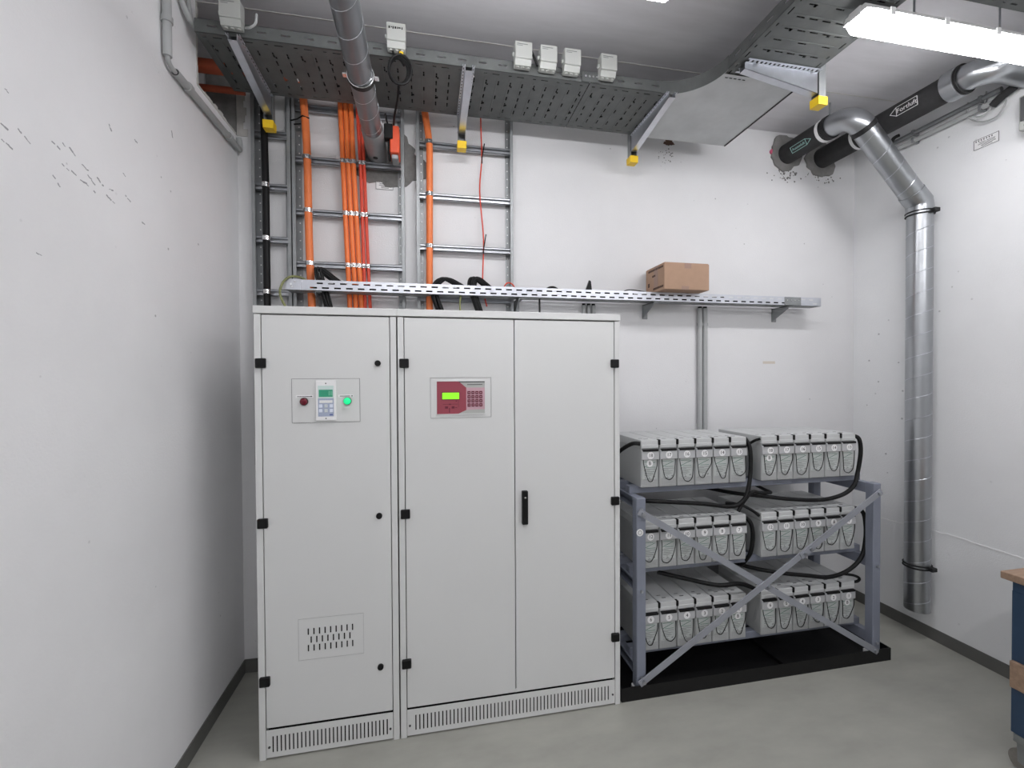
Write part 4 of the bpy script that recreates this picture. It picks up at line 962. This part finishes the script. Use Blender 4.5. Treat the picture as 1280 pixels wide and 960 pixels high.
for p, ax in (((cxx, 2.014, 3.13), (0, 0, 1)), ((cxx, 2.014, 3.30), (0, 0, 1)), ((cxx, 2.17, 2.960), (0, 1, 0)), ((cxx, 2.57, 2.962), (0, 1, 0))): MB().band(p, ax, .016, .022, .005, 16).build('clip', 'pvc', lc, True)
cable('grey_cable', [(XL+.012, 2.10, ZC-.01), (XL+.015, 2.12, 3.33), (XL+.03, 2.17, 3.26), (XL+.06, 2.25, 3.235), (XL+.12, 2.32, 3.24)], .012, 'pvc', 'grey cable curving from the ceiling into the tray at the left wall', 'cable')
cable('grey_cable', [(XL+.012, 2.19, ZC-.005), (XL+.012, 2.20, 3.36), (XL+.02, 2.21, 3.27)], .008, 'pvc', 'short grey cable dropping from the ceiling at the left wall opening', 'cable')
tag(MB().bbox(XL-.25, -.66, 2.405, 2.475, OZ+.006, OZ+.055, .018, 3).build('orange_conduit', 'orangered', None, True, loc=(-.8, 2.46, OZ)), 'broad orange conduit entering the wall opening above the tray', 'conduit')
tag(MB().tube([(XL-.25, 2.612, OZ+.025), (-.95, 2.612, OZ+.025)], .017, 14).build('orange_conduit', 'orangered', None, True, loc=(-.8, 2.555, OZ)), 'slim orange conduit entering the wall opening beside the back wall', 'conduit')

# ------------------------------------------------------------------ workbench on castors at the right edge
wbn = thing('workbench', 'blue steel workbench with worn wooden top on castors at the right edge', 'workbench', (2.75, 1.0, 0))
WX0, WX1, WY0, WY1, WZ = 2.405, 3.03, .35, 1.425, .845
n_pl = 4
for i in range(n_pl):
    ya = WY0+(WY1-WY0)*i/n_pl
    MB().bbox(WX0, WX1, ya+.0008, WY0+(WY1-WY0)*(i+1)/n_pl-.0008, WZ-.032, WZ, .004, 2).build('top_plank', 'wood', wbn)
MB().box(WX0+.022, WX1-.03, WY0+.03, WY1-.03, WZ-.075, WZ-.0325).build('apron', 'blue', wbn)
for x in (2.430, 2.93):
    for y in (.45, 1.400):
        MB().bbox(x, x+.06, y-.06, y, .165, WZ-.075, .003, 1).build('leg', 'blue', wbn)
        ca = MB().bbox(x+.005, x+.055, y-.055, y-.005, .13, .165, .004, 1).build('castor_bracket', 'galvd', wbn)
        MB().prism([(y-.052, .134), (y-.008, .134), (y-.012, .040), (y-.032, .036)], x+.022, x+.028, 'x').prism([(y-.052, .134), (y-.008, .134), (y-.012, .040), (y-.032, .036)], x+.064, x+.070, 'x').box(x+.010, x+.070, y-.05, y-.004, .126, .134).build('castor_fork', 'galvd', ca)
        MB().cyl((x+.031, y-.022, .046), (x+.059, y-.022, .046), .046, 28).build('wheel', 'castor', ca, True)
MB().bbox(2.411, 2.4295, WY0+.03, 1.395, .363, .476, .003, 1).build('side_board', 'wood', wbn)
MB().bbox(2.470, 2.93, WY0+.05, 1.335, .330, .356, .003, 1).build('lower_shelf', 'wood', wbn)
MB().bbox(2.4305, 2.4695, WY0+.03, 1.335, .330, .356, .004, 1).build('shelf_edge', 'wood', wbn)
vt = thing('metal_tool', 'shiny metal tool lying on the worn bench top', 'tool', (2.60, 1.32, WZ))
MB().bbox(2.50, 2.70, 1.30, 1.345, WZ+.001, WZ+.014, .004).build('handle', 'steel', vt)
MB().tube(arc((2.50, 1.3225, WZ+.008), .022, (1, 0, 0), (0, 1, 0), .5, 5.8, 14), .007, 8).build('jaw', 'steel', vt, True)
bpy.context.view_layer.update()
